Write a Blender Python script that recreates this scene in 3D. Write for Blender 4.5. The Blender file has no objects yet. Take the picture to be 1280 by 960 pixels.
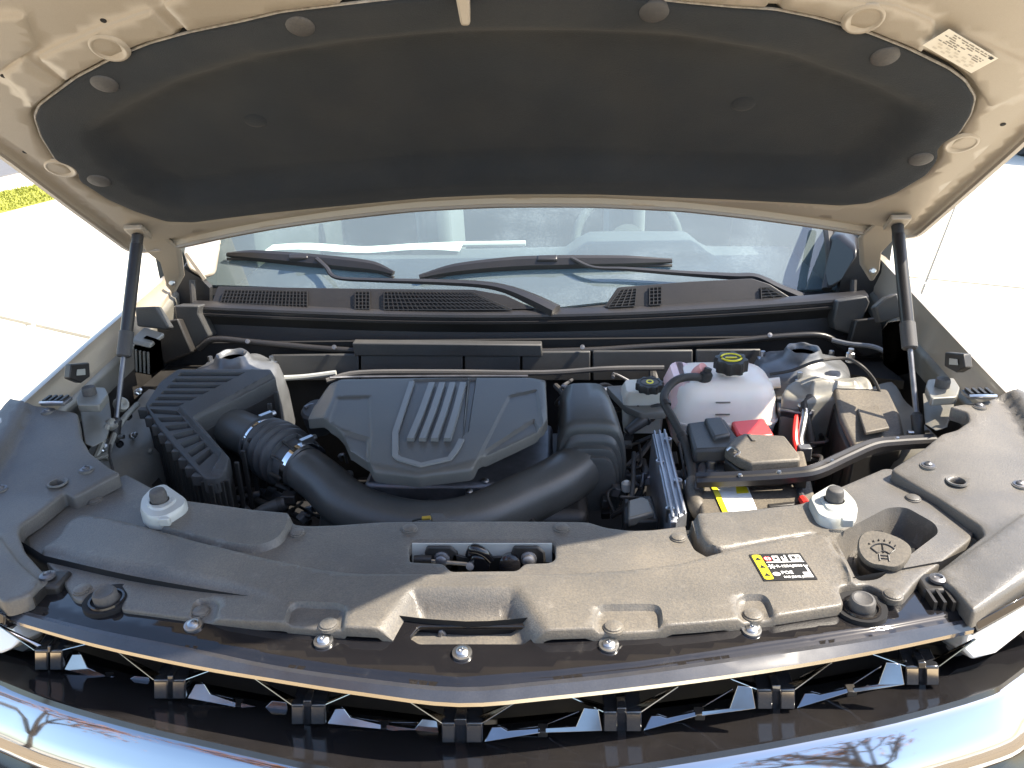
import bpy, bmesh, math, random
import numpy as np
from mathutils import Vector, Matrix
from mathutils.geometry import delaunay_2d_cdt
random.seed(4); np.random.seed(4)
scene = bpy.context.scene
COL = scene.collection

# ------------------------------------------------------------------ camera
F_PX = 1020.0                                   # focal length in pixels of a 1280 px wide frame
CAM = np.array([.1217, 0, 1.75])
def _rot(pitch, yaw, roll):
    cp, sp = math.cos(pitch), math.sin(pitch)
    r = np.array([1., 0, 0]); u = np.array([0, sp, cp]); w = np.array([0, cp, -sp])
    cr, sr = math.cos(roll), math.sin(roll)
    r, u = cr*r + sr*u, -sr*r + cr*u
    cy, sy = math.cos(yaw), math.sin(yaw)
    Z = np.array([[cy, -sy, 0], [sy, cy, 0], [0, 0, 1]])
    return np.stack([Z@r, Z@u, Z@w], 1)
RM = _rot(math.radians(23), math.radians(3.825), math.radians(-2.06))
cam_data = bpy.data.cameras.new('camera'); cam = bpy.data.objects.new('camera', cam_data); COL.objects.link(cam)
mw = Matrix.Identity(4)
for i in range(3):
    mw[i][0] = RM[i, 0]; mw[i][1] = RM[i, 1]; mw[i][2] = -RM[i, 2]; mw[i][3] = CAM[i]
cam.matrix_world = mw
cam_data.sensor_width = 36; cam_data.lens = F_PX/1280*36
cam_data.clip_start = .02; cam_data.clip_end = 400
scene.camera = cam

# ------------------------------------------------------------------ sky, sun, exposure
SUN = Vector((.81, .05, 1.0)).normalized()      # towards the sun: to the car's left, a little behind the cowl
elev = math.asin(SUN.z); azim = math.atan2(SUN.x, SUN.y)
world = bpy.data.worlds.new('World'); scene.world = world; world.use_nodes = True
wn = world.node_tree.nodes; wl = world.node_tree.links
sky = wn.new('ShaderNodeTexSky'); sky.sky_type = 'NISHITA'; sky.sun_disc = False
sky.sun_elevation = elev; sky.sun_rotation = azim; sky.dust_density = 1.2
bg = wn['Background']; bg.inputs[1].default_value = .15
wl.new(sky.outputs[0], bg.inputs[0])
sd = bpy.data.lights.new('sun', 'SUN'); sd.energy = 4.8; sd.angle = math.radians(.55); sd.color = (1, .90, .75)
so = bpy.data.objects.new('sun', sd); COL.objects.link(so)
so.rotation_euler = SUN.to_track_quat('Z', 'Y').to_euler(); so.location = (8, 3, 12)
scene.view_settings.view_transform = 'Standard'; scene.view_settings.look = 'None'
scene.view_settings.gamma = 1; scene.view_settings.exposure = 1.5
scene.render.engine = 'CYCLES'
scene.cycles.max_bounces = 8; scene.cycles.transparent_max_bounces = 12
# ------------------------------------------------------------------ rays through photograph pixels onto known planes
def ray(x, y): return RM@np.array([(x-640)/F_PX, (480-y)/F_PX, 1.])
def Pz(x, y, z):
    d = ray(x, y); return CAM + d*((z-CAM[2])/d[2])
def Py(x, y, Y):
    d = ray(x, y); return CAM + d*(Y/d[1])
def Px(x, y, X):
    d = ray(x, y); return CAM + d*((X-CAM[0])/d[0])
def Ps(x, y, fn, z0=1.06):
    d = ray(x, y); t = (z0-CAM[2])/d[2]
    def g(t):
        p = CAM+d*t; return p[2]-float(np.ravel(fn(np.array([p[0]]), np.array([p[1]])))[0])
    for _ in range(12):
        e = 1e-4; v = g(t); k = (g(t+e)-v)/e
        if abs(k) < 1e-6: break
        t -= max(-.4, min(.4, v/k))*(.9 if _ < 8 else .5)
        if abs(v) < 1e-6: break
    return CAM+d*t
def G(pts, s):
    if callable(s): return [Ps(x, y, s) for x, y in pts]
    return [Pz(x, y, s) for x, y in pts]
def xy(ps): return [(float(p[0]), float(p[1])) for p in ps]

# ------------------------------------------------------------------ materials
MATS = {}
def mat(name, col, rough=.5, metal=0., bump=0., bscale=200., var=0., vscale=6., dust=0., dcol=(.42, .35, .25), dscale=300.,
        spec=.5, coat=0., coat_rough=.05, sheen=0., trans=0., sss=0., alpha=1., emit=None, stretch=None, flake=0., smudge=0.):
    m = bpy.data.materials.new(name); m.use_nodes = True
    n = m.node_tree.nodes; l = m.node_tree.links; b = n['Principled BSDF']
    b.inputs['Roughness'].default_value = rough; b.inputs['Metallic'].default_value = metal
    b.inputs['Specular IOR Level'].default_value = spec
    b.inputs['Coat Weight'].default_value = coat; b.inputs['Coat Roughness'].default_value = coat_rough
    b.inputs['Sheen Weight'].default_value = sheen
    b.inputs['Transmission Weight'].default_value = trans
    b.inputs['Subsurface Weight'].default_value = sss
    if sss: b.inputs['Subsurface Radius'].default_value = (.02, .015, .012); b.inputs['Subsurface Scale'].default_value = .6
    b.inputs['Alpha'].default_value = alpha
    tc = n.new('ShaderNodeTexCoord'); vec = tc.outputs['Object']
    if stretch:
        mp = n.new('ShaderNodeMapping'); mp.inputs['Scale'].default_value = stretch; l.new(vec, mp.inputs[0]); vec = mp.outputs[0]
    rgb = n.new('ShaderNodeRGB'); rgb.outputs[0].default_value = (*col, 1); cur = rgb.outputs[0]
    if var:
        t = n.new('ShaderNodeTexNoise'); t.inputs['Scale'].default_value = vscale; t.inputs['Detail'].default_value = 5; t.inputs['Roughness'].default_value = .62
        l.new(vec, t.inputs[0])
        mr = n.new('ShaderNodeMapRange'); mr.inputs[1].default_value = .28; mr.inputs[2].default_value = .72
        mr.inputs[3].default_value = 1-var; mr.inputs[4].default_value = 1+var; l.new(t.outputs[0], mr.inputs[0])
        mx = n.new('ShaderNodeVectorMath'); mx.operation = 'SCALE'; l.new(cur, mx.inputs[0]); l.new(mr.outputs[0], mx.inputs['Scale']); cur = mx.outputs[0]
        mr2 = n.new('ShaderNodeMapRange'); mr2.inputs[1].default_value = .25; mr2.inputs[2].default_value = .75
        mr2.inputs[3].default_value = max(.02, rough*(1-var*.7)); mr2.inputs[4].default_value = min(1, rough*(1+var*.7)); l.new(t.outputs[0], mr2.inputs[0])
        l.new(mr2.outputs[0], b.inputs['Roughness'])
    if dust:
        a = n.new('ShaderNodeTexNoise'); a.inputs['Scale'].default_value = dscale; a.inputs['Detail'].default_value = 3; a.inputs['Roughness'].default_value = .7
        c = n.new('ShaderNodeTexNoise'); c.inputs['Scale'].default_value = 7; c.inputs['Detail'].default_value = 5
        l.new(vec, a.inputs[0]); l.new(vec, c.inputs[0])
        ml = n.new('ShaderNodeMath'); ml.operation = 'MULTIPLY'; l.new(a.outputs[0], ml.inputs[0]); l.new(c.outputs[0], ml.inputs[1])
        mr = n.new('ShaderNodeMapRange'); mr.inputs[1].default_value = .17; mr.inputs[2].default_value = .42; mr.inputs[3].default_value = dust*.25; mr.inputs[4].default_value = dust
        l.new(ml.outputs[0], mr.inputs[0])
        mix = n.new('ShaderNodeMix'); mix.data_type = 'RGBA'; l.new(mr.outputs[0], mix.inputs[0]); l.new(cur, mix.inputs[6]); mix.inputs[7].default_value = (*dcol, 1); cur = mix.outputs[2]
    if smudge:
        a = n.new('ShaderNodeTexNoise'); a.inputs['Scale'].default_value = 34; a.inputs['Detail'].default_value = 6; a.inputs['Roughness'].default_value = .7; a.inputs['Distortion'].default_value = .8; l.new(vec, a.inputs[0])
        mr = n.new('ShaderNodeMapRange'); mr.inputs[1].default_value = .58; mr.inputs[2].default_value = .80; mr.inputs[3].default_value = 0; mr.inputs[4].default_value = smudge; l.new(a.outputs[0], mr.inputs[0])
        mix = n.new('ShaderNodeMix'); mix.data_type = 'RGBA'; l.new(mr.outputs[0], mix.inputs[0]); l.new(cur, mix.inputs[6]); mix.inputs[7].default_value = (.40, .37, .32, 1); cur = mix.outputs[2]
    if flake:
        v = n.new('ShaderNodeTexVoronoi'); v.inputs['Scale'].default_value = 900; l.new(vec, v.inputs[0])
        mr = n.new('ShaderNodeMapRange'); mr.inputs[3].default_value = 1-flake; mr.inputs[4].default_value = 1+flake; l.new(v.outputs['Color'], mr.inputs[0])
        mx = n.new('ShaderNodeVectorMath'); mx.operation = 'SCALE'; l.new(cur, mx.inputs[0]); l.new(mr.outputs[0], mx.inputs['Scale']); cur = mx.outputs[0]
    l.new(cur, b.inputs['Base Color'])
    if bump:
        t = n.new('ShaderNodeTexNoise'); t.inputs['Scale'].default_value = bscale; t.inputs['Detail'].default_value = 3; l.new(vec, t.inputs[0])
        bp = n.new('ShaderNodeBump'); bp.inputs['Strength'].default_value = bump; bp.inputs['Distance'].default_value = .002
        l.new(t.outputs[0], bp.inputs['Height']); l.new(bp.outputs[0], b.inputs['Normal'])
    MATS[name] = m; return m

mat('cover_plastic', (.068, .068, .068), .41, bump=.32, bscale=480, var=.10, vscale=9, dust=.30, dscale=330, smudge=.22)
mat('side_plastic', (.078, .077, .075), .41, bump=.28, bscale=480, var=.10, vscale=7, dust=.20, dscale=420)
mat('bay_plastic', (.040, .042, .044), .46, bump=.15, bscale=700, var=.18, vscale=10, dust=.07)
mat('emblem_plastic', (.18, .182, .175), .34, var=.08)
mat('engine_plastic', (.082, .081, .076), .42, bump=.10, bscale=900, var=.10, vscale=8, dust=.05)
mat('duct_plastic', (.062, .064, .062), .36, smudge=.06, bump=.05, bscale=600, var=.15, vscale=10, dust=.05)
mat('dark_plastic', (.012, .012, .013), .5, bump=.1, bscale=500, var=.2, vscale=12, dust=.05)
mat('dusty_box_plastic', (.05, .047, .043), .55, bump=.15, bscale=700, var=.12, dust=.35, dscale=260)
mat('rubber', (.016, .016, .017), .62, bump=.1, bscale=400, var=.2, dust=.10)
mat('cap_rubber', (.045, .046, .05), .6, bump=.1, bscale=400, var=.15, dust=.12)
mat('black_void', (.006, .006, .007), .8, var=.3)  # near-black colour that paints in the shade of holes and deep gaps
mat('gloss_black', (.008, .008, .010), .07, smudge=.05, coat=.25, coat_rough=.03, var=.10, vscale=14, dust=.018, dscale=500)
mat('gloss_black_dusty', (.008, .008, .010), .10, coat=.2, coat_rough=.05, dust=.03, dscale=600, var=.25, vscale=20)
mat('black_chrome', (.30, .31, .33), .08, metal=1, var=.12, vscale=20)
mat('trim_strip', (.024, .028, .038), .24, spec=.7, coat=.2, coat_rough=.1, var=.15, vscale=30, dust=.06, dscale=600)
mat('bellows_rubber', (.055, .056, .057), .5, var=.15)
mat('grille_gloss', (.020, .021, .024), .08, spec=.9, coat=1.0, coat_rough=.03, var=.2, vscale=20)
mat('beige_paint', (.44, .375, .29), .34, metal=.25, coat=.6, coat_rough=.06, flake=.05, var=.03)
mat('inner_paint', (.375, .325, .255), .42, metal=.15, coat=.25, coat_rough=.2, flake=.04, var=.05, vscale=5)
mat('hem_paint', (.30, .26, .21), .40, metal=.2, coat=.2, var=.06)
mat('bay_paint', (.185, .18, .16), .42, metal=.25, bump=.12, bscale=35, var=.16, vscale=16, dust=.15)
mat('bracket_paint', (.46, .47, .44), .36, metal=.15, var=.06, dust=.08)
mat('tower_metal', (.15, .155, .16), .38, metal=.4, var=.22, vscale=18, bump=.1, bscale=40)
mat('felt', (.0225, .0275, .0335), .95, spec=.12, sheen=.08, bump=.5, bscale=500, var=.18, vscale=4, dust=.05, dscale=900)
mat('felt_edge', (.30, .28, .25), .8, bump=.8, bscale=300, var=.4, vscale=90)
mat('bumper_chrome', (.46, .47, .49), .045, metal=1, var=.02)
mat('chrome', (.82, .83, .85), .05, metal=1, var=.02)
mat('bright_metal', (.50, .51, .52), .34, metal=1, var=.12, vscale=30)
mat('cast_aluminium', (.50, .52, .56), .42, metal=.85, bump=.2, bscale=200, var=.18, vscale=30)
mat('dull_steel', (.20, .20, .21), .42, metal=.8, var=.25, vscale=30)
mat('tank_pinkish', (.95, .66, .64), .32, sss=.35, var=.06)
mat('tank_plastic', (.97, .85, .75), .32, sss=.35, var=.06, vscale=8)
mat('tank_pink', (.80, .36, .33), .35, sss=.4)
mat('brake_plastic', (.72, .68, .58), .38, sss=.4, var=.05)
mat('red_plastic', (.80, .045, .035), .38, var=.06)
mat('yellow_print', (.86, .72, .02), .45)
mat('white_print', (.82, .82, .80), .5)
mat('black_print', (.015, .015, .016), .45)
mat('sticker_black', (.022, .022, .022), .38)
mat('red_print', (.62, .02, .03), .45)
mat('sticker_cream', (.78, .73, .62), .42, var=.03)
mat('grey_print', (.22, .20, .17), .5)
mat('pale_print', (.62, .57, .47), .4)
mat('tan_concrete', (.33, .255, .165), .85, var=.1, vscale=1.3, bump=.3, bscale=60, spec=.3)
mat('smoked_chrome', (.55, .53, .48), .18, metal=1, var=.1)
mat('concrete', (.64, .60, .50), .85, var=.07, vscale=1.3, bump=.3, bscale=60, spec=.3)
mat('joint', (.50, .46, .37), .9, var=.1)
mat('kerb_stone', (.60, .57, .50), .85, var=.1, bump=.3, bscale=40)
mat('grass', (.30, .31, .05), .8, var=.3, vscale=20)
mat('asphalt', (.12, .12, .125), .9, var=.1)
mat('dash_plastic', (.055, .06, .065), .6, bump=.2, bscale=300, var=.1)
mat('seat_cloth', (.09, .10, .10), .9, sheen=.3, var=.08)
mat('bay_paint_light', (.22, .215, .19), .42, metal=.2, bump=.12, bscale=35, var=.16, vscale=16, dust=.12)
mat('cabin_trim', (.055, .062, .060), .8, var=.05)
mat('paper', (.80, .80, .74), .7, var=.03)
mat('wiper_black', (.014, .014, .016), .36, var=.1, dust=.04)
mat('lens_white', (.92, .92, .90), .10, coat=1, trans=.15, spec=.6)
mat('amber', (.75, .45, .12), .2, coat=1)
mat('yellow_metal', (.72, .52, .10), .3, metal=.6)
mat('bark', (.10, .075, .055), .9, var=.2)
mat('leaf_orange', (.42, .17, .04), .7, var=.3, vscale=3)
mat('car_grey', (.10, .105, .11), .25, coat=.8, metal=.3)
mat('tyre', (.02, .02, .02), .7)
# windscreen: a thin tinted pane, part mirror, part clear, under dust and a painted teal haze
def glass_mat():
    m = bpy.data.materials.new('windscreen_glass'); m.use_nodes = True; n = m.node_tree.nodes; l = m.node_tree.links
    n.remove(n['Principled BSDF']); out = n['Material Output']
    tr = n.new('ShaderNodeBsdfTransparent'); tr.inputs[0].default_value = (.62, .82, .78, 1)
    gl = n.new('ShaderNodeBsdfGlossy'); gl.inputs['Roughness'].default_value = .02; gl.inputs[0].default_value = (.9, .95, 1, 1)
    df = n.new('ShaderNodeBsdfDiffuse'); df.inputs[0].default_value = (.47, .58, .60, 1)
    fr = n.new('ShaderNodeFresnel'); fr.inputs[0].default_value = 1.75
    tc = n.new('ShaderNodeTexCoord'); ns = n.new('ShaderNodeTexNoise'); ns.inputs['Scale'].default_value = 260; ns.inputs['Detail'].default_value = 4
    n2 = n.new('ShaderNodeTexNoise'); n2.inputs['Scale'].default_value = 5; n2.inputs['Detail'].default_value = 3
    l.new(tc.outputs['Object'], ns.inputs[0]); l.new(tc.outputs['Object'], n2.inputs[0])
    ml = n.new('ShaderNodeMath'); ml.operation = 'MULTIPLY'; l.new(ns.outputs[0], ml.inputs[0]); l.new(n2.outputs[0], ml.inputs[1])
    mr = n.new('ShaderNodeMapRange'); mr.inputs[1].default_value = .27; mr.inputs[2].default_value = .42; mr.inputs[3].default_value = .17; mr.inputs[4].default_value = .30; l.new(ml.outputs[0], mr.inputs[0])
    a = n.new('ShaderNodeMixShader'); l.new(mr.outputs[0], a.inputs[0]); l.new(tr.outputs[0], a.inputs[1]); l.new(df.outputs[0], a.inputs[2])
    b = n.new('ShaderNodeMixShader'); l.new(fr.outputs[0], b.inputs[0]); l.new(a.outputs[0], b.inputs[1]); l.new(gl.outputs[0], b.inputs[2])
    l.new(b.outputs[0], out.inputs[0]); MATS['windscreen_glass'] = m
glass_mat()

# ------------------------------------------------------------------ things and meshes
ORG = {}
def thing(name, label, cat, loc, group=None):
    o = bpy.data.objects.new(name, None); o.empty_display_size = .05; COL.objects.link(o); o.location = [float(c) for c in loc]
    o['label'] = label; o['category'] = cat
    if group: o['group'] = group
    ORG[o.name] = np.array([float(c) for c in loc]); return o
def tag(o, label, cat, group=None):
    o['label'] = label; o['category'] = cat
    if group: o['group'] = group
    return o
def obj(name, vf, m, parent=None, sharp=38, bevel=0, seg=2, subsurf=0, solid=0):
    V, Fc = vf; V = np.asarray(V, float)
    if parent is not None: org = ORG[parent.name]
    else:
        org = V.mean(0); org = np.array([org[0], org[1], V[:, 2].min()])
    me = bpy.data.meshes.new(name)
    me.from_pydata([tuple(float(c) for c in v) for v in (V-org)], [], [tuple(int(i) for i in f) for f in Fc]); me.validate()
    me.materials.append(MATS[m] if isinstance(m, str) else m)
    bm = bmesh.new(); bm.from_mesh(me); bmesh.ops.recalc_face_normals(bm, faces=bm.faces); bm.to_mesh(me); bm.free()
    me.polygons.foreach_set('use_smooth', [True]*len(me.polygons)); me.set_sharp_from_angle(angle=math.radians(sharp)); me.update()
    o = bpy.data.objects.new(name, me); COL.objects.link(o)
    if parent is not None: o.parent = parent
    else: o.location = org
    ORG[o.name] = org
    if bevel:
        b = o.modifiers.new('bevel', 'BEVEL'); b.width = bevel; b.segments = seg; b.limit_method = 'ANGLE'; b.angle_limit = math.radians(32); b.harden_normals = False
    if subsurf:
        s = o.modifiers.new('sub', 'SUBSURF'); s.levels = subsurf; s.render_levels = subsurf
    if solid:
        s = o.modifiers.new('solid', 'SOLIDIFY'); s.thickness = solid
    return o
def cat(*vfs):
    V = []; Fc = []
    for v, f in vfs:
        k = len(V); V += [np.asarray(q, float) for q in v]; Fc += [tuple(i+k for i in g) for g in f]
    return V, Fc
def basis(ax, up=None):
    z = np.asarray(ax, float); z = z/np.linalg.norm(z)
    u = np.asarray(up if up is not None else ((0, 0, 1) if abs(z[2]) < .9 else (1, 0, 0)), float)
    x = np.cross(u, z); x /= np.linalg.norm(x); y = np.cross(z, x); return x, y, z
def lathe(prof, org, ax=(0, 0, 1), n=20, up=None, sx=1, sy=1, caps=True):
    x, y, z = basis(ax, up); org = np.asarray(org, float); V = []; Fc = []
    for r, h in prof:
        for k in range(n):
            a = 2*math.pi*k/n; V.append(org + x*(r*math.cos(a)*sx) + y*(r*math.sin(a)*sy) + z*h)
    for j in range(len(prof)-1):
        for k in range(n):
            k2 = (k+1) % n; Fc.append((j*n+k, j*n+k2, (j+1)*n+k2, (j+1)*n+k))
    if caps and prof[0][0] > 1e-6: Fc.append(tuple(reversed(range(n))))
    if caps and prof[-1][0] > 1e-6: Fc.append(tuple(range((len(prof)-1)*n, len(prof)*n)))
    return V, Fc
def spline(pts, n=6, closed=False):
    P = [np.asarray(p, float) for p in pts]; out = []; m = len(P)
    for i in range(m if closed else m-1):
        p1, p2 = P[i], P[(i+1) % m]
        p0 = P[i-1] if (closed or i > 0) else 2*p1-p2
        p3 = P[(i+2) % m] if (closed or i < m-2) else 2*p2-p1
        for k in range(n):
            t = k/n; out.append(.5*((2*p1)+(-p0+p2)*t+(2*p0-5*p1+4*p2-p3)*t*t+(-p0+3*p1-3*p2+p3)*t**3))
    if not closed: out.append(P[-1])
    return out
def tube(pts, r, n=10, sm=5, cap=True, sec=None, up=(0, 0, 1)):
    """a swept tube; r one radius or one per point; sec = own cross-section [(a,b)] in units of r"""
    P = spline(pts, sm) if sm > 1 and len(pts) > 2 else [np.asarray(p, float) for p in pts]
    if np.ndim(r): rr = np.interp(np.linspace(0, 1, len(P)), np.linspace(0, 1, len(r)), r)
    else: rr = np.full(len(P), r)
    sec = sec or [(math.cos(2*math.pi*k/n), math.sin(2*math.pi*k/n)) for k in range(n)]; n = len(sec)
    V = []; Fc = []; prev = None
    for i, p in enumerate(P):
        t = P[min(i+1, len(P)-1)]-P[max(i-1, 0)]; t /= (np.linalg.norm(t)+1e-12)
        if prev is None:
            a = np.asarray(up, float)
            if abs(a@t) > .95: a = np.array([1., 0, 0])
        else: a = prev
        u = a-t*(a@t); u /= np.linalg.norm(u); prev = u; s = np.cross(t, u)
        for ca, cb in sec: V.append(p + (s*ca+u*cb)*rr[i])
    for i in range(len(P)-1):
        for k in range(n): Fc.append((i*n+k, i*n+(k+1) % n, (i+1)*n+(k+1) % n, (i+1)*n+k))
    if cap: Fc.append(tuple(reversed(range(n)))); Fc.append(tuple(range((len(P)-1)*n, len(P)*n)))
    return V, Fc
def box(c, s, ax=None, up=None):
    c = np.asarray(c, float)
    if ax is None: x, y, z = np.eye(3)
    else: x, y, z = basis(ax, up)
    V = [c + x*(s[0]/2*i) + y*(s[1]/2*j) + z*(s[2]/2*k) for i in (-1, 1) for j in (-1, 1) for k in (-1, 1)]
    return V, [(0, 1, 3, 2), (4, 6, 7, 5), (0, 4, 5, 1), (2, 3, 7, 6), (0, 2, 6, 4), (1, 5, 7, 3)]
def prism(poly, vec, scale=1.0):
    P = [np.asarray(p, float) for p in poly]; n = len(P); c = sum(P)/n; vec = np.asarray(vec, float)
    V = P + [c+(p-c)*scale+vec for p in P]
    Fc = [tuple(range(n)), tuple(reversed(range(n, 2*n)))] + [(i, (i+1) % n, n+(i+1) % n, n+i) for i in range(n)]
    return V, Fc
def loft(rings, cap=True, closed=True):
    n = len(rings[0]); V = [np.asarray(p, float) for r in rings for p in r]; Fc = []
    for j in range(len(rings)-1):
        for k in range(n if closed else n-1): Fc.append((j*n+k, j*n+(k+1) % n, (j+1)*n+(k+1) % n, (j+1)*n+k))
    if cap: Fc.append(tuple(reversed(range(n)))); Fc.append(tuple(range((len(rings)-1)*n, len(rings)*n)))
    return V, Fc
def bar(a, b, w, h, up=(0, 0, 1)):
    """straight bar from a to b, w wide, h high"""
    a = np.asarray(a, float); b = np.asarray(b, float); return box((a+b)/2, (w, h, np.linalg.norm(b-a)), b-a, up)
def fil(poly, r, n=4):
    P = [np.asarray(p, float) for p in poly]; out = []; m = len(P)
    for i in range(m):
        a, b, c = P[i-1], P[i], P[(i+1) % m]; la, lc = np.linalg.norm(a-b), np.linalg.norm(c-b)
        rr = r[i] if np.ndim(r) else r
        ra, rc = min(rr, .45*la), min(rr, .45*lc)
        if rr <= 0: out.append(b); continue
        s, e = b+(a-b)/la*ra, b+(c-b)/lc*rc
        for k in range(n+1):
            t = k/n; out.append((1-t)**2*s+2*t*(1-t)*b+t*t*e)
    return out
def resample(poly, d):
    P = [np.asarray(p[:2], float) for p in poly]; out = []
    for i in range(len(P)):
        a, b = P[i], P[(i+1) % len(P)]; L = np.linalg.norm(b-a); k = max(1, int(L/d+.5))
        if L < 1e-6: continue
        for j in range(k): out.append(a+(b-a)*j/k)
    return out
def sdf(poly, X, Y):
    """signed distance, positive inside"""
    P = np.array([p[:2] for p in poly], float); best = np.full(X.shape, 1e9); ins = np.zeros(X.shape, bool); m = len(P)
    for i in range(m):
        ax, ay = P[i]; bx, by = P[(i+1) % m]; dx, dy = bx-ax, by-ay; L2 = dx*dx+dy*dy+1e-18
        t = np.clip(((X-ax)*dx+(Y-ay)*dy)/L2, 0, 1); best = np.minimum(best, (X-ax-t*dx)**2+(Y-ay-t*dy)**2)
        c = ((ay > Y) != (by > Y)); xi = ax+(Y-ay)*dx/(dy if abs(dy) > 1e-12 else 1e-12); ins ^= (c & (X < xi))
    d = np.sqrt(best); return np.where(ins, d, -d)
def offset(poly, d):
    P = [np.asarray(p[:2], float) for p in poly]; m = len(P); A = sum(P[i][0]*P[(i+1) % m][1]-P[(i+1) % m][0]*P[i][1] for i in range(m))
    s = 1 if A > 0 else -1; out = []
    for i in range(m):
        e1 = P[i]-P[i-1]; e2 = P[(i+1) % m]-P[i]; e1 = e1/(np.linalg.norm(e1)+1e-12); e2 = e2/(np.linalg.norm(e2)+1e-12)
        nn = np.array([-e1[1]-e2[1], e1[0]+e2[0]]); L = np.linalg.norm(nn)
        if L < 1e-6: out.append(P[i]); continue
        nn /= L; k = 1/max(.5, nn@np.array([-e1[1], e1[0]])); out.append(P[i]+nn*d*k*s)
    return out
def sstep(t):
    t = np.clip(t, 0, 1); return t*t*(3-2*t)
def field(outer, base, feats=(), holes=(), grid=.012, thick=.006, roll=.003, frame=None, extra=None, flare=0.):
    """a moulded sheet: outline + height function; feats = (polygon, height, wall width); roll = edge radius"""
    import time; t0_ = time.time()
    outer = [tuple(p[:2]) for p in outer]; pts = []; edges = []; chk = []
    def ring(poly, res=True, lim=None):
        q = resample(poly, grid) if res else [np.asarray(p[:2], float) for p in poly]
        if lim is not None:
            k = sdf(outer, np.array([p[0] for p in q]), np.array([p[1] for p in q])) > .0008
        else: k = [True]*len(q)
        i0 = len(pts); pts.extend(q)
        for i in range(len(q)):
            j = (i+1) % len(q)
            if k[i] and k[j]: edges.append((i0+i, i0+j))
        chk.append(q)
        if lim is not None:
            bad = [i for i in range(len(q)) if not k[i]]
            for i in bad: pts[i0+i] = np.asarray(q[[t for t in range(len(q)) if k[t]][0]] if any(k) else outer[0], float)
        return i0, len(q)
    ring(outer)
    for h in holes: ring(h)
    if roll:
        for rr in (roll*.3, roll):
            ring(offset(outer, rr), True, True)
            for h in holes: ring(offset(h, -rr), True, True)
    for poly, h, w in feats:
        ring(poly, True, True); ring(offset(poly, w*.5), True, True); ring(offset(poly, w), True, True)
    A = np.array(outer); x0, y0 = A.min(0); x1, y1 = A.max(0)
    gx, gy = np.meshgrid(np.arange(x0, x1, grid), np.arange(y0, y1, grid)); gx[::2] += grid*.5
    gx = gx.ravel(); gy = gy.ravel(); ok = sdf(outer, gx, gy) > grid*.4
    for h in holes: ok &= sdf(h, gx, gy) < -grid*.4
    gx, gy = gx[ok], gy[ok]
    al = np.array([p for q in chk for p in q]); keep = np.ones(len(gx), bool)
    for i in range(0, len(gx), 2000):
        dd = ((gx[i:i+2000, None]-al[None, :, 0])**2+(gy[i:i+2000, None]-al[None, :, 1])**2).min(1); keep[i:i+2000] = dd > (grid*.42)**2
    pts += [np.array(p) for p in zip(gx[keep], gy[keep])]
    r = delaunay_2d_cdt([Vector((float(p[0]), float(p[1]))) for p in pts], edges, [], 0, 1e-6)
    V2 = np.array([(v.x, v.y) for v in r[0]]); T = np.array([t for t in r[2] if len(t) == 3])
    c = V2[T].mean(1); ok = sdf(outer, c[:, 0], c[:, 1]) > 0
    for h in holes: ok &= sdf(h, c[:, 0], c[:, 1]) < 0
    T = T[ok]; X, Y = V2[:, 0], V2[:, 1]
    W = np.array(base(X, Y), float)
    for poly, h, w in feats: W = W + (h(X, Y) if callable(h) else h)*sstep(sdf(poly, X, Y)/w)
    if roll:
        d = sdf(outer, X, Y)
        for h in holes: d = np.minimum(d, -sdf(h, X, Y))
        d = np.clip(d, 0, roll); W = W - (roll-np.sqrt(np.maximum(0, roll**2-(roll-d)**2)))
    if extra is not None: W = W + extra(X, Y)
    # skirt along every boundary edge
    from collections import Counter
    cnt = Counter()
    for t in T:
        for a, b in ((0, 1), (1, 2), (2, 0)): cnt[tuple(sorted((int(t[a]), int(t[b]))))] += 1
    V = [np.array([X[i], Y[i], W[i]]) for i in range(len(X))]; Fc = [tuple(int(i) for i in t) for t in T]
    if thick:
        low = {}
        cx, cy = A.mean(0)
        for t in T:
            for a, b in ((0, 1), (1, 2), (2, 0)):
                i, j = int(t[a]), int(t[b])
                if cnt[tuple(sorted((i, j)))] == 1:
                    for q in (i, j):
                        if q not in low:
                            low[q] = len(V); V.append(np.array([X[q], Y[q], W[q]-thick]))
                    Fc.append((j, i, low[i], low[j]))
    if frame is not None:
        o, ex, ey, ez = frame; V = [o+ex*v[0]+ey*v[1]+ez*v[2] for v in V]
    if time.time()-t0_ > 1.5: print('FIELD', len(V), round(time.time()-t0_, 1))
    used = sorted({i for f in Fc for i in f}); mp = {k: i for i, k in enumerate(used)}
    return [V[k] for k in used], [tuple(mp[i] for i in f) for f in Fc]
def flat(z): return lambda x, y: np.full(np.shape(x), float(z))
def text_mesh(name, body, size, m, parent, org, ex, ey, ez, lift=.0006, bold=False, align='LEFT'):
    cu = bpy.data.curves.new(name, 'FONT'); cu.body = body; cu.size = size; cu.align_x = align; cu.align_y = 'CENTER'; cu.resolution_u = 2
    if bold: cu.offset = size*.03
    t = bpy.data.objects.new(name, cu); COL.objects.link(t)
    dg = bpy.context.evaluated_depsgraph_get(); dg.update(); me = bpy.data.meshes.new_from_object(t.evaluated_get(dg))
    V = [np.asarray(org)+ex*v.co.x+ey*v.co.y+ez*lift for v in me.vertices]; Fc = [tuple(p.vertices) for p in me.polygons]
    bpy.data.objects.remove(t); bpy.data.curves.remove(cu); bpy.data.meshes.remove(me)
    return obj(name, (V, Fc), m, parent)
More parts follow.
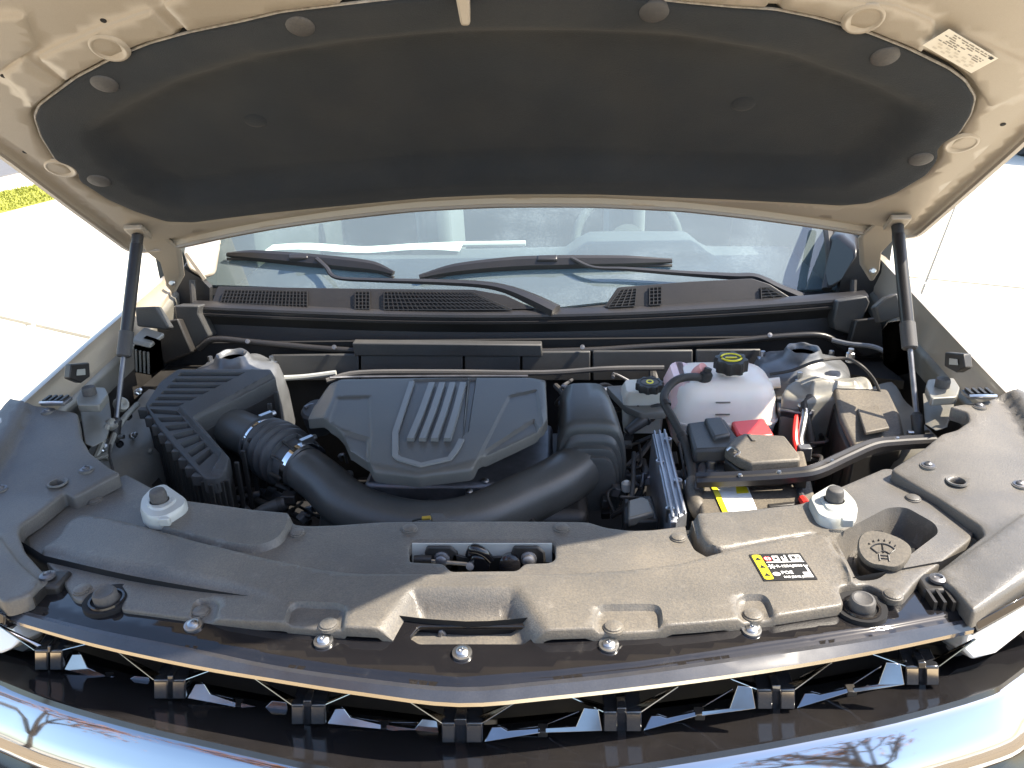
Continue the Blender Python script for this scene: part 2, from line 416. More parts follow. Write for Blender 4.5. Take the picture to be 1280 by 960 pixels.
def copy_tree(o, dloc, label=None, group=None):
    r = o.copy(); COL.objects.link(r); r.location = o.location+Vector(dloc); ORG[r.name] = ORG[o.name]+np.array(dloc)
    if label: r['label'] = label
    if group: r['group'] = group
    for c in list(o.children):
        k = c.copy(); COL.objects.link(k); k.parent = r; ORG[k.name] = ORG[r.name]
        for g in c.children:
            q = g.copy(); COL.objects.link(q); q.parent = k; ORG[q.name] = ORG[r.name]
    return r
# ------------------------------------------------------------------ ground
def struct(o): o['kind'] = 'structure'; return o
gm = ([(-90, -90, -.03), (90, -90, -.03), (90, 90, -.03), (-90, 90, -.03)], [(0, 1, 2, 3)])
ground = struct(obj('ground', gm, 'joint'))
AN = math.radians(-27); ca, sa = math.cos(AN), math.sin(AN); SW, SD = 1.8, 3.6
slab_mesh = {}
for i in range(-9, 10):
    for j in range(-5, 7):
        cx, cy = (i*SW+.67), (j+.35)*SD
        gx_, gy_ = cx*ca-cy*sa, cx*sa+cy*ca
        if math.hypot(gx_, gy_-3) > 17: continue
        mt = 'tan_concrete' if gy_ < .4 and abs(gx_) < 8 else 'concrete'
        if mt not in slab_mesh:
            v, f = box((0, 0, -.03), (SW-.045, SD-.045, .06)); me = bpy.data.meshes.new('slab'); me.from_pydata([tuple(q) for q in v], [], f); me.materials.append(MATS[mt]); slab_mesh[mt] = me
        o = bpy.data.objects.new('slab', slab_mesh[mt]); COL.objects.link(o); o.parent = ground
        o.location = Vector((gx_, gy_, 0))-ground.location; o.rotation_euler = (0, 0, AN)
# far verge beyond the concrete on the car's right
def strip(name, a, b, c, d, z, m): return obj(name, prism([(*a, z), (*b, z), (*c, z), (*d, z)], (0, 0, -.12)), m)
g0, g1, g2, g3 = Pz(-60, 281, .10)[:2], Pz(110, 238, .10)[:2], Pz(110, 217, .10)[:2], Pz(-60, 254, .10)[:2]
struct(strip('kerb', Pz(-60, 297, .09)[:2], Pz(120, 250, .09)[:2], g1, g0, .09, 'kerb_stone'))
grass = strip('grass', g0, g1, g2, g3, .10, 'grass'); grass['kind'] = 'stuff'; grass['label'] = 'strip of yellow-green grass beyond the concrete, far left'; grass['category'] = 'grass'
bl = []; 
for k in range(5000):
    u, v = random.random(), random.random()
    a = np.array(g0)*(1-u)+np.array(g1)*u; b = np.array(g3)*(1-u)+np.array(g2)*u; p = a*(1-v)+b*v
    an = random.random()*6.28; w = .012; h = random.uniform(.015, .04)
    bl.append(([(p[0]-w*math.cos(an), p[1]-w*math.sin(an), .1), (p[0]+w*math.cos(an), p[1]+w*math.sin(an), .1), (p[0]+random.uniform(-.03, .03), p[1]+random.uniform(-.03, .03), .1+h)], [(0, 1, 2)]))
o = obj('grass_blades', cat(*bl), 'grass', grass); o['kind'] = 'stuff'
struct(strip('road', Pz(-80, 238, .02)[:2], Pz(110, 196, .02)[:2], Pz(110, 150, .02)[:2], Pz(-80, 190, .02)[:2], .02, 'asphalt'))

# ------------------------------------------------------------------ fenders (wings)
def fender(side, sil, inn, label):
    """sil: silhouette pixels front to back; inn: pixels of the inner flange's top"""
    t = thing('fender', label, 'fender', (side*.97, 1.6, .75), 'painted front fenders')
    S = spline([Px(x, y, side*X) for x, y, X in sil], 5); I = spline([Px(x, y, side*X) for x, y, X in inn], 5)
    top = []
    for s, i in zip(S, I):
        c = (s+i)/2+np.array([0, 0, .004])
        top.append([i+np.array([0, 0, -.012]), i, c, s+np.array([-side*.012, 0, .0]), s, s+np.array([side*.014, 0, -.008]), s+np.array([side*.035, 0, -.05]), s+np.array([side*.05, 0, -.16]), s+np.array([side*.055, 0, -.45])])
    obj('panel', loft(top, False, False), 'beige_paint', t, sharp=50)
    fl = [[i+np.array([0, 0, -.012]), i+np.array([-side*.008, 0, -.02]), i+np.array([-side*.008, 0, -.028]), i+np.array([-side*.0, 0, -.075])] for i in I]
    obj('inner_flange', loft(fl, False, False), 'bay_paint', t, sharp=50)
    return t
fender_l = fender(-1, [(-80, 590, .97), (21, 505, .955), (110, 426, .94), (204, 346, .925), (245, 312, .91)],
                  [(0, 560, .935), (70, 505, .925), (132, 449, .915), (185, 400, .905), (222, 352, .895)], 'beige painted right fender edge left of the air filter box')
fender_r = fender(1, [(1370, 590, .97), (1275, 500, .96), (1196, 418, .945), (1105, 322, .93), (1075, 290, .92)],
                  [(1300, 565, .935), (1226, 505, .93), (1165, 440, .92), (1100, 368, .91), (1082, 340, .90)], 'beige painted left fender edge beside the black relay box')

# ------------------------------------------------------------------ side covers
def zside(x, y): return 1.045 + .19*np.clip(y-1.17, 0, 1) + .01*np.sin(np.clip((np.abs(x)-.66)*9, 0, 3.1))
def pin(t, p, ax=(0, 0, 1), r=.0105, m='cover_plastic', name='push_pin'):
    return obj(name, lathe([(0, -.004), (r*1.18, -.004), (r*1.18, .0005), (r*1.0, .001), (r, .0028), (r*.72, .0042), (0, .0046)], p, ax, 22), m, t, sharp=60)
def screw(t, p, ax=(0, 0, 1), r=.0125, name='screw', m='bright_metal'):
    w = obj(name, lathe([(r, -.002), (r, .0012), (r*.78, .0016), (r*.62, .0016), (r*.60, .004), (r*.40, .0055), (r*.22, .006), (r*.2, .003), (0, .003)], p, ax, 22), m, t, sharp=30)
    return w
def side_cover(side, outline, feats, hole, scr, mark, label):
    t = thing('side_cover', label, 'cover', (side*.8, 1.2, 1.0), 'black side covers of the engine bay')
    out = fil(xy(G(outline, zside)), .008)
    hl = [(lambda c: (c[0], c[1]))(Ps(hole[0]+9.5*math.cos(a), hole[1]+5*math.sin(a), zside)) for a in np.linspace(0, 2*math.pi, 20, endpoint=False)]
    fz = [(fil(xy(G(pl, zside)), .01), h, w) for pl, h, w in feats]
    bz = lambda X, Y: zside(X, Y)
    obj('panel', field(out, bz, fz, [hl], .013, .022, .004), 'side_plastic', t, sharp=55)
    c = Ps(hole[0], hole[1], zside); obj('hole_rim', lathe([(.0175, .0), (.0165, .0028), (.013, .002), (.0115, -.012)], c, (0, 0, 1), 24, caps=False), 'side_plastic', t, sharp=60)
    obj('well', lathe([(.0112, -.0118), (0, -.0112)], c, (0, 0, 1), 20), 'black_void', t)
    for s in scr:
        p = Ps(s[0], s[1], zside)+np.array([0, 0, .001])
        k = screw(t, p, r=.0105, m='dull_steel'); obj('boss', lathe([(.014, -.003), (.013, .0012), (.0112, .0012)], p-np.array([0, 0, .001]), n=18), 'side_plastic', t)
    obj('inset_mark', field(fil(xy(G(mark, zside)), .003), lambda x, y: zside(x, y)+.0035, (), (), .01, .004, .0015), 'side_plastic', t)
    return t
side_l = side_cover(-1, [(20, 503), (54, 508), (97, 516), (101, 545), (113, 566), (140, 586), (151, 591), (92, 622), (80, 615), (45, 644), (26, 656), (23, 667), (31, 689), (56, 716), (62, 726), (50, 735), (38, 748), (6, 757), (-60, 700), (-90, 600), (-25, 560)],
    [([(20, 503), (46, 507), (20, 560), (-40, 640), (-90, 700), (-100, 560)], .022, .020), ([(-60, 690), (0, 668), (27, 705), (55, 728), (38, 760), (0, 765), (-60, 740)], .006, .006)],
    (72, 604), [(108, 587), (1, 611), (60, 514)], [(9, 716), (19, 708), (38, 727), (20, 733)], 'dark grey plastic side cover with a round hole, left of the radiator cover')
side_r = side_cover(1, [(1236, 500), (1186, 508), (1209, 515), (1212, 526), (1196, 537), (1177, 542), (1154, 561), (1114, 586), (1118, 591), (1170, 621), (1225, 657), (1231, 668), (1168, 716), (1174, 728), (1190, 738), (1216, 769), (1340, 690), (1370, 590), (1300, 515), (1258, 490)],
    [([(1238, 498), (1256, 503), (1282, 545), (1330, 640), (1400, 690), (1390, 540), (1300, 480)], .022, .020), ([(1168, 716), (1235, 672), (1280, 640), (1330, 690), (1216, 775), (1180, 740)], .006, .010)],
    (1196, 602), [(1160, 582), (1275, 606), (1224, 508)], [(1193, 735), (1220, 714), (1227, 722), (1206, 740)], 'dusty plastic side cover with a round hole, right of the washer filler')

# ------------------------------------------------------------------ radiator cover
def zcov(x, y): return 1.055 - .022*(np.asarray(x)/.62)**2
COVER = [(80, 617), (97, 624), (157, 592), (185, 607), (232, 632), (320, 644), (364, 648), (367, 655), (382, 657), (420, 656), (475, 652), (582, 651), (650, 651), (735, 652), (757, 659), (790, 663), (815, 662), (857, 657),
         (866, 649), (930, 645), (1000, 637), (1030, 624), (1060, 611), (1104, 592), (1116, 593), (1150, 616), (1190, 644), (1213, 660), (1217, 670), (1212, 682), (1175, 711), (1150, 729), (1140, 739), (1128, 754), (1109, 754), (1098, 745),
         (1083, 738), (1050, 742), (1047, 747), (1054, 766), (971, 779), (880, 788), (800, 794), (664, 798), (655, 790), (524, 790), (512, 797), (433, 793), (320, 783), (227, 773), (150, 763), (160, 745), (150, 735), (133, 731), (115, 742),
         (105, 753), (93, 751), (85, 739), (78, 727), (57, 703), (36, 683), (33, 668), (45, 650)]
cov_out = fil(xy(G(COVER, zcov)), .009)
def CF(pts, h, w, r=.008): return (fil(xy(G(pts, zcov)), r), h, w)
cov_feats = [
    CF([(72, 680), (80, 662), (104, 648), (140, 652), (190, 665), (250, 682), (330, 702), (400, 717), (450, 723), (600, 724), (700, 723), (780, 719), (850, 710), (920, 690), (1018, 672), (1035, 677), (1046, 694), (1066, 728), (1075, 800), (940, 840), (600, 860), (200, 830), (30, 790), (40, 700)], .013, .008, .02),
    CF([(30, 690), (80, 694), (110, 705), (200, 717), (280, 733), (330, 745), (420, 790), (420, 840), (60, 830), (20, 760)], lambda x, y: -.010*sstep((-.20-np.asarray(x))/.22), .010, .02),
    CF([(190, 622), (232, 629), (368, 645), (362, 668), (350, 683), (325, 692), (290, 689), (200, 667), (184, 650)], .011, .006, .02),
    CF([(866, 645), (1000, 632), (1110, 584), (1125, 590), (1222, 655), (1245, 672), (1190, 780), (1090, 800), (1058, 770), (1058, 733), (1041, 694), (1030, 679), (1018, 675), (905, 695), (888, 693), (873, 677)], .011, .007, .012),
    CF([(855, 650), (864, 649), (871, 672), (882, 686), (903, 693), (886, 698), (868, 688), (859, 671)], -.020, .0035, .006),
    CF([(512, 741), (648, 741), (700, 815), (455, 815)], -.034, .034, .006),
    CF([(228, 815), (241, 757), (250, 750), (270, 750), (277, 757), (262, 815)], -.008, .0045, .01),
    CF([(345, 830), (361, 768), (371, 761), (425, 763), (435, 768), (428, 830)], -.008, .0045, .01),
    CF([(740, 830), (742, 772), (751, 765), (819, 765), (827, 771), (832, 830)], -.008, .0045, .01),
    CF([(930, 815), (917, 762), (922, 753), (951, 752), (960, 758), (982, 815)], -.008, .0045, .01),
    CF([(1043, 683), (1050, 673), (1108, 642), (1131, 641), (1168, 662), (1172, 674), (1133, 704), (1096, 733), (1070, 735), (1056, 706)], -.046, .011, .012),
]
latch_hole = fil(xy(G([(511, 684), (518, 677), (688, 677), (694, 682), (694, 699), (687, 703), (656, 704), (646, 713), (564, 714), (554, 704), (512, 702)], zcov)), .006)
def hfun(base, feats):
    def f(x, y):
        x = np.atleast_1d(np.asarray(x, float)); y = np.atleast_1d(np.asarray(y, float)); w = np.array(base(x, y), float)
        for p, h, k in feats: w = w+(h(x, y) if callable(h) else h)*sstep(sdf(p, x, y)/k)
        return w
    return f
zc = hfun(zcov, cov_feats)
cover = thing('radiator_cover', 'wide black plastic radiator cover in front of the engine bay', 'cover', (0, .95, .98))
obj('panel', field(cov_out, zcov, cov_feats, [latch_hole], .0085, .013, .003), 'cover_plastic', cover, sharp=60)
for x, y in [(119, 627), (372, 667), (512, 662), (702, 661), (848, 673), (1141, 624), (251, 766), (411, 782), (767, 785), (941, 770), (103, 738), (1116, 745)]:
    p = Ps(x, y, zc); pin(cover, p+np.array([0, 0, .0015]), r=.0112 if y > 700 else .0105)
# sticker on the right half of the cover
def sticker_frame(o, e1, e2):
    ex = np.asarray(e1)-o; L = np.linalg.norm(ex); ex = ex/L; ey = np.asarray(e2)-o; H = np.linalg.norm(ey); ez = np.cross(ex, ey); ez /= np.linalg.norm(ez); ey = np.cross(ez, ex); return ex, ey, ez, L, H
bl_, br_, tl_ = Ps(955, 727, zc), Ps(1022, 725, zc), Ps(942, 694, zc)
ex, ey, ez, L, H = sticker_frame(bl_, br_, tl_)
stk = obj('warning_sticker', field([(0, 0), (L, 0), (L, H), (0, H)], flat(0), (), (), .03, .0006, 0, (bl_+ez*.0014, ex, ey, ez)), 'sticker_black', cover); stk['label'] = 'black and yellow warning sticker'
def sq(x0, y0, x1, y1, m, name='print', lift=.0020, r=0):
    P = [(x0*L, y0*H), (x1*L, y0*H), (x1*L, y1*H), (x0*L, y1*H)]
    if r: P = xy(fil(P, r))
    return obj(name, ([bl_+ex*a+ey*b+ez*lift for a, b in P], [tuple(range(len(P)))]), m, stk)
sq(.03, .04, .20, .96, 'yellow_print', 'yellow_panel', .0018, .004)
for k, yy in enumerate((.80, .50, .20)):
    c = bl_+ex*(.115*L)+ey*(yy*H)+ez*.0023
    obj('warning_triangle', ([c+ex*.0045-ey*.003, c-ex*.0045-ey*.003, c+ey*.0045], [(0, 1, 2)]), 'black_print', stk)
def disc(c, r, m, lift, n=18, name='symbol', sx=1): return obj(name, ([c+ez*lift+ex*(r*sx*math.cos(a))+ey*(r*math.sin(a)) for a in np.linspace(0, 6.283, n, endpoint=False)], [tuple(range(n))]), m, stk)
cc = bl_+ex*(.30*L)+ey*(.80*H); disc(cc, .0056, 'red_print', .0019); disc(cc, .0042, 'white_print', .0022); sq(.29, .73, .315, .87, 'red_print', 'hand_bar', .0024)
sq(.40, .70, .52, .90, 'white_print', 'symbol'); sq(.43, .76, .49, .84, 'sticker_black', 'symbol_gap', .0023)
sq(.57, .70, .60, .86, 'white_print', 'symbol'); sq(.60, .70, .67, .78, 'white_print', 'symbol'); sq(.64, .78, .67, .92, 'white_print', 'symbol')
sq(.73, .70, .95, .92, 'white_print', 'symbol', r=.002); sq(.77, .76, .84, .87, 'sticker_black', 'symbol_gap', .0023); sq(.86, .76, .92, .82, 'sticker_black', 'symbol_gap', .0023)
sq(.24, .645, .96, .675, 'white_print', 'rule')
for a in range(6): 
    c = bl_+ex*(.29*L)+ey*(.50*H); d = ex*math.cos(a*math.pi/3)+ey*math.sin(a*math.pi/3); n_ = -ex*math.sin(a*math.pi/3)+ey*math.cos(a*math.pi/3)
    obj('snowflake_arm', ([c+ez*.002+n_*.0009, c+ez*.002-n_*.0009, c+ez*.002-n_*.0009+d*.0055, c+ez*.002+n_*.0009+d*.0055], [(0, 1, 2, 3)]), 'white_print', stk)
text_mesh('lettering', 'R-1234yf', .0074, 'white_print', stk, bl_+ex*(.38*L)+ey*(.50*H), ex, ey, ez, .002, True)
text_mesh('lettering', '0.900 kg', .0066, 'white_print', stk, bl_+ex*(.68*L)+ey*(.50*H), ex, ey, ez, .002, True)
disc(bl_+ex*(.30*L)+ey*(.22*H), .0042, 'white_print', .002, sx=1.3)
text_mesh('lettering', 'POE', .009, 'white_print', stk, bl_+ex*(.40*L)+ey*(.26*H), ex, ey, ez, .002, True)
text_mesh('lettering', 'SAE J2842 J639', .0058, 'white_print', stk, bl_+ex*(.40*L)+ey*(.10*H), ex, ey, ez, .002, True)
sq(.80, .07, .95, .26, 'white_print', 'symbol'); sq(.915, .26, .95, .46, 'white_print', 'symbol')

# ------------------------------------------------------------------ gloss black grille trim
def ztrim(x, y): return 1.047 - .022*(np.asarray(x)/.62)**2 - .02*sstep((np.asarray(y)-.868-.10*(np.asarray(x)/.6)**2)/.03) - .10*np.clip(.86-np.asarray(y), 0, .3)
CREASE = [(7, 762), (115, 790), (240, 815), (340, 836), (450, 852), (573, 864), (690, 855), (800, 843), (900, 829), (1000, 814), (1110, 797), (1217, 777)]
LOWER = [(6, 773), (115, 804), (240, 831), (340, 848), (450, 865), (573, 879), (690, 870), (800, 858), (900, 845), (1000, 830), (1110, 810), (1218, 787)]
trim = thing('grille_trim', 'gloss black trim panel along the top of the grille', 'trim', (0, .8, .98))
cr = [Ps(x, y, ztrim) for x, y in CREASE]
rear = [(1200, 745), (1165, 738), (1080, 730), (900, 765), (600, 780), (300, 765), (200, 750), (90, 730), (70, 735), (66, 745), (50, 740), (36, 748)]
obj('panel', field(xy(fil(xy(cr)+xy(G(rear, ztrim)), .004, 3)), ztrim, [(xy(G([(0, 700)]+[(x, y-9) for x, y in CREASE]+[(1250, 700)], ztrim)), .004, .006)], [xy(fil(xy(G([(512, 800), (524, 786), (655, 786), (665, 800), (655, 808), (524, 808)], ztrim)), .004))], .012, .004, .0015), 'gloss_black', trim, sharp=60)
lo = [Pz(x, y, float(ztrim(p[0], p[1]))-.0075) for (x, y), p in zip(LOWER, cr)]
CR = spline(cr, 4); LO = spline(lo, 4); CRN = [c+np.array([0, -.0008, .0005]) for c in CR]
obj('front_strip', loft([[c+np.array([0, .006, .0008]), c, l, l+np.array([0, .003, -.002])] for c, l in zip(CRN, LO)], False, False), 'trim_strip', trim, sharp=25)
obj('lower_lip', loft([[l+np.array([0, .0012, -.0004]), l+np.array([0, .0006, -.0065]), l+np.array([0, .003, -.0085]), l+np.array([0, .014, -.010]), l+np.array([0, .05, -.004])] for l in LO], False, False), 'smoked_chrome', trim, sharp=25)
for x, y in [(243, 786), (405, 806), (578, 821), (761, 811), (939, 792)]: screw(trim, Ps(x, y, ztrim)+np.array([0, 0, .0065]), (0, -.1, 1))
# ------------------------------------------------------------------ grille behind the trim
grille = thing('grille', 'gloss black front grille with seven bow-tie shaped bars', 'grille', (0, .8, .85))
SILL_R = [(25, 828), (128, 860), (240, 885), (340, 903), (450, 917), (577, 930), (690, 922), (800, 911), (900, 898), (1000, 882), (1110, 862), (1212, 840)]
SILL_F = [(-12, 846), (69, 877), (180, 908), (280, 931), (400, 957), (500, 972), (577, 980), (690, 972), (800, 955), (900, 939), (1000, 921), (1120, 896), (1228, 866)]
sr = spline([Pz(x, y, .936) for x, y in SILL_R], 4); sf = spline([Pz(x, y, .944) for x, y in SILL_F], 4)
sre = spline([Pz(x, y, .936) for x, y in [(-170, 745), (-70, 790)]+SILL_R+[(1250, 815), (1300, 778), (1360, 730)]], 4); sfe = spline([Pz(x, y, .944) for x, y in [(-190, 790), (-95, 817)]+SILL_F+[(1262, 848), (1312, 806), (1380, 740)]], 4)
obj('sill', loft([[a+np.array([0, .06, -.03]), a, a*.4+b*.6+np.array([0, 0, -.003]), b+np.array([0, .006, -.001]), b, b+np.array([0, -.004, -.006]), b+np.array([0, .0, -.02])] for a, b in zip(sre, sfe)], False, False), 'gloss_black_dusty', grille, sharp=30)
bk = [[l+np.array([0, .11, .03]), a+np.array([0, .10, -.06])] for l, a in zip(LO, sr)]; bk = [[p+np.array([-.16, .10, 0]) for p in bk[0]]]+bk+[[p+np.array([.16, .10, 0]) for p in bk[-1]]]
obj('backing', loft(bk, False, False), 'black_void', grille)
obj('rear_frame', loft([[l+np.array([0, .07, .0]), l+np.array([0, .075, -.016]), l+np.array([0, .085, -.018])] for l in LO], False, False), 'grille_gloss', grille)
LOX = np.array([p[0] for p in LO]); LOY = np.array([p[1] for p in LO]); SRX = np.array([p[0] for p in sr]); SRY = np.array([p[1] for p in sr])
SX_ = [p[0] for p in SILL_R]; SY_ = [p[1] for p in SILL_R]
def sl(x, x0): return float(np.interp(x, SX_, SY_)-np.interp(x0, SX_, SY_))
def grille_bar(pa, pb, r0, r1, nxt):
    """one bow-tie: two square blocks with a slot between, V fins rising to the trim, wings spreading along the sill"""
    xl, xr = pa[0], pb[1]; xm = (xl+xr)/2
    c = Pz(xm, (r0+r1)/2, .955); Yc = c[1]
    e = obj('bow_tie_bar', prism([Py(pa[1], r0-3, Yc+.004), Py(pb[0], r0-3, Yc+.004), Py(pb[0], r1, Yc+.004), Py(pa[1], r1, Yc+.004)], (0, .03, 0)), 'grille_gloss', grille)
    for (xa, xb) in (pa, pb):
        q = [Py(xa, r0, Yc), Py(xb, r0, Yc), Py(xb, r1, Yc-.004), Py(xa, r1, Yc-.004)]
        obj('block', prism(q, (0, .03, .004)), 'grille_gloss', e, bevel=.0014)
        cf = sum(q)/4; obj('block_face', prism([cf+(p-cf)*.82+np.array([0, -.0006, 0]) for p in q], (0, -.0006, 0)), 'smoked_chrome', e)
    def plate(nm, pts, dy0, dy1, th=.004):
        P = [Py(x, y, Yc+(dy0 if up_ else dy1)) for x, y, up_ in pts]; return obj(nm, prism(P, (0, th, -.002)), 'black_chrome', e, bevel=.0008)
    obj('slot_cap', prism([Py(pa[1]-1, r0-5, Yc-.001), Py(pb[0]+1, r0-5, Yc-.001), Py(pb[0]+1, r0+3, Yc-.002), Py(pa[1]-1, r0+3, Yc-.002)], (0, .02, 0)), 'grille_gloss', e, bevel=.001)
    for s, x in ((-1, xl), (1, xr)):
        a = (x+s*46, r0-25+sl(x+s*46, x)); plate('fin', [(x, r0, 0), (x-s*14, r0-5, 1), (x+s*14, r0-12+sl(x+s*14, x), 1), (a[0], a[1]-1.5, 1), (a[0], a[1], 0)], .010, .004)
        obj('fin_edge', tube([Py(x, r0-.5, Yc+.002), Py(a[0], a[1]-1, Yc+.003)], .0010, 6, 1), 'black_chrome', e)
        plate('roof', [(x, r0-1, 0), (x-s*17, r0-1, 0), (x-s*17, r0-8, 1), (x+s*10, r0-9, 1)], .03, .002)
    if nxt:
        (na, nb, n0, n1) = nxt; x2 = na[0]; xm_ = (xr+x2)/2; md = (r1+n1)/2-9
        plate('wing', [(xr+2, r1-1, 0), (xr+12, r0+5, 1), (xr+23, r0+5, 1), (xr+31, r0+12+sl(xr+31, xr), 1), (xm_-3, md-3, 1), (xm_-3, md+3, 0)], .011, .004)
        plate('wing', [(xm_+3, md+3, 0), (xm_+3, md-3, 1), (x2-34, md-1+sl(x2-34, xm_), 1), (x2-24, n0-5, 1), (x2-6, n0-3, 1), (x2-1, n1-1, 0)], .011, .004)
        plate('rail', [(xr+20, r0+2, 1), (xr+33, r0+11+sl(xr+33, xr), 1), (xm_, md-6, 1), (x2-30, n0-1, 1), (x2-30, n0+1, 1), (xm_, md-4, 1), (xr+31, r0+13+sl(xr+31, xr), 1), (xr+18, r0+4, 1)], .03, .03)
        obj('bracket', box(Py(xm_, md, Yc+.012), (.012, .014, .009)), 'dark_plastic', e, bevel=.001)
    return e
PAIRS = [((43, 60), (62, 78), 813, 838), ((192, 210), (215, 232), 850, 874), ((364, 380), (388, 407), 881, 906), ((552, 569), (582, 603), 904, 929), ((754, 772), (782, 802), 890, 915), ((946, 966), (975, 994), 862, 887), ((1132, 1149), (1157, 1174), 833, 857)]
for k, pp in enumerate(PAIRS): grille_bar(*pp, PAIRS[k+1] if k < 6 else None)
# ------------------------------------------------------------------ chrome bumper bar
bumper = thing('front_bumper', 'polished chrome front bumper below the grille', 'bumper', (0, .75, .55))
BE = [(-260, 775), (-140, 808), (-12, 849)]+[(x, y+2) for x, y in SILL_F[1:]]+[(1262, 850), (1310, 808), (1390, 730)]
be = spline([Pz(x, y, .940) for x, y in BE], 4)
rings = []
for i, b in enumerate(be):
    t = be[min(i+1, len(be)-1)]-be[max(i-1, 0)]; t /= np.linalg.norm(t); nrm = np.array([t[1], -t[0], 0]); nrm = nrm if nrm[1] < 0 or abs(nrm[1]) < .2 else -nrm
    rings.append([b+nrm*d+np.array([0, 0, h]) for d, h in [(-.004, -.012), (0, 0), (.003, -.001), (.011, -.010), (.020, -.022), (.029, -.0345), (.037, -.046), (.042, -.056), (.0445, -.066), (.044, -.076), (.038, -.086), (.025, -.094)]])
obj('chrome_bar', loft(rings, False, False), 'bumper_chrome', bumper, sharp=60)
low = []
for i, r in enumerate(rings):
    b = r[-1]; n_ = (r[6]-r[1]); n_[2] = 0; n_ /= np.linalg.norm(n_)
    low.append([b+np.array([0, 0, .01]), b+n_*.012+np.array([0, 0, -.01]), b+n_*.03+np.array([0, 0, -.03]), b+n_*.032+np.array([0, 0, -.06]), b+n_*.0+np.array([0, 0, -.075]), b-n_*.05+np.array([0, 0, -.30])])
obj('lower_fascia', loft(low, False, False), 'gloss_black', bumper, sharp=35)
# ------------------------------------------------------------------ headlights
def headlight(side, lens, strip_, label):
    t = thing('headlight', label, 'headlight', (side*.72, .95, .9), 'front headlights')
    d = np.array([-side*.01, .05, -.02])
    obj('lens', prism([Pz(x, y, z) for x, y, z in lens], d), 'lens_white', t, bevel=.004)
    obj('upper_bezel', prism([Pz(x, y, z) for x, y, z in strip_], (0, .02, -.03)), 'gloss_black', t, bevel=.003)
    q = [Pz(x, y, z)+np.array([0, .04, -.03]) for x, y, z in lens]; obj('housing', prism(q, (-side*.03, .08, -.06)), 'dark_plastic', t)
    ctr = sum(np.asarray(Pz(x, y, z)) for x, y, z in lens)/len(lens)
    a, b = np.asarray(Pz(*lens[2])), np.asarray(Pz(*lens[3])); obj('amber_strip', tube([a+np.array([0, -.004, -.002]), (a+b)/2+np.array([0, -.006, -.003]), b+np.array([0, -.004, -.002])], .0035, 8), 'amber', t)
    return t
headlight(1, [(1207, 790, 1.0), (1222, 792, 1.005), (1285, 752, 1.02), (1330, 735, 1.02), (1330, 770, .985), (1285, 786, .98), (1246, 817, .965), (1216, 825, .96), (1203, 812, .975)],
          [(1218, 777, 1.03), (1285, 742, 1.035), (1330, 720, 1.035), (1330, 735, 1.02), (1285, 755, 1.018), (1222, 790, 1.012)], 'bright white headlight lens at the right end of the grille')
headlight(-1, [(20, 779, 1.0), (4, 783, 1.0), (-60, 752, 1.015), (-60, 800, .97), (0, 818, .965), (13, 811, .975), (26, 800, .985)],
          [(6, 768, 1.03), (-70, 730, 1.035), (-90, 735, 1.02), (-60, 752, 1.012), (5, 782, 1.012)], 'bright white headlight lens at the left end of the grille')
# ------------------------------------------------------------------ open hood
HO = np.array([0, 1.74, 1.36]); HX = np.array([1., 0, 0]); HY = np.array([0, -.7809, .6247]); HZ = np.array([0, -.6247, -.7809])
HF = (HO, HX, HY, HZ)
def crown(u, v): return -.050*(1-(np.asarray(u)/.9)**2) + .05*np.clip(np.asarray(v)-.55, 0, 1)**2*2
def H(x, y, e=0.):
    d = ray(x, y); w = 0.
    for _ in range(14):
        t = ((HO-CAM)@HZ+w)/(d@HZ); p = CAM+d*t-HO; u, v = p@HX, p@HY; w = .5*w+.5*(float(crown(u, v))+e)
    return np.array([u, v])
def HL(pts, e=0.): return [tuple(H(x, y, e)) for x, y in pts]
def HW(uv, e=0.): return HO+HX*uv[0]+HY*uv[1]+HZ*(float(crown(uv[0], uv[1]))+e)
rear_px = [(161, 316), (195, 315), (235, 308), (289, 296), (350, 285), (420, 275), (520, 264), (621, 259), (740, 259), (850, 264), (950, 275), (1035, 287), (1078, 294), (1120, 298), (1149, 297)]
right_px = [(1215, 240), (1280, 183)]; left_px = [(0, 197), (80, 257)]
_fr = [(.925, .45), (.922, .62), (.91, .76), (.87, .83), (.78, .88), (.70, .93), (.66, 1.0), (.62, 1.085), (.55, 1.12), (.40, 1.14), (.2, 1.15), (0, 1.155)]
front_uv = _fr+[(-u*(.975 if v < .7 else 1), v) for u, v in reversed(_fr[:-1])]
hood_out = HL(rear_px)+HL(right_px)+front_uv+HL(left_px)
hood_out = xy(fil(hood_out, .03, 3))
hood = thing('hood', 'open beige hood seen from below with black insulation pad', 'hood', HO)
inner = offset(hood_out, .052)
hfeats = [(xy(offset(hood_out, .016)), -.010, .006), (xy(inner), .018, .010)]
def HFt(pts, h, w, r=.012): hfeats.append((xy(fil(HL(pts), r)), h, w))
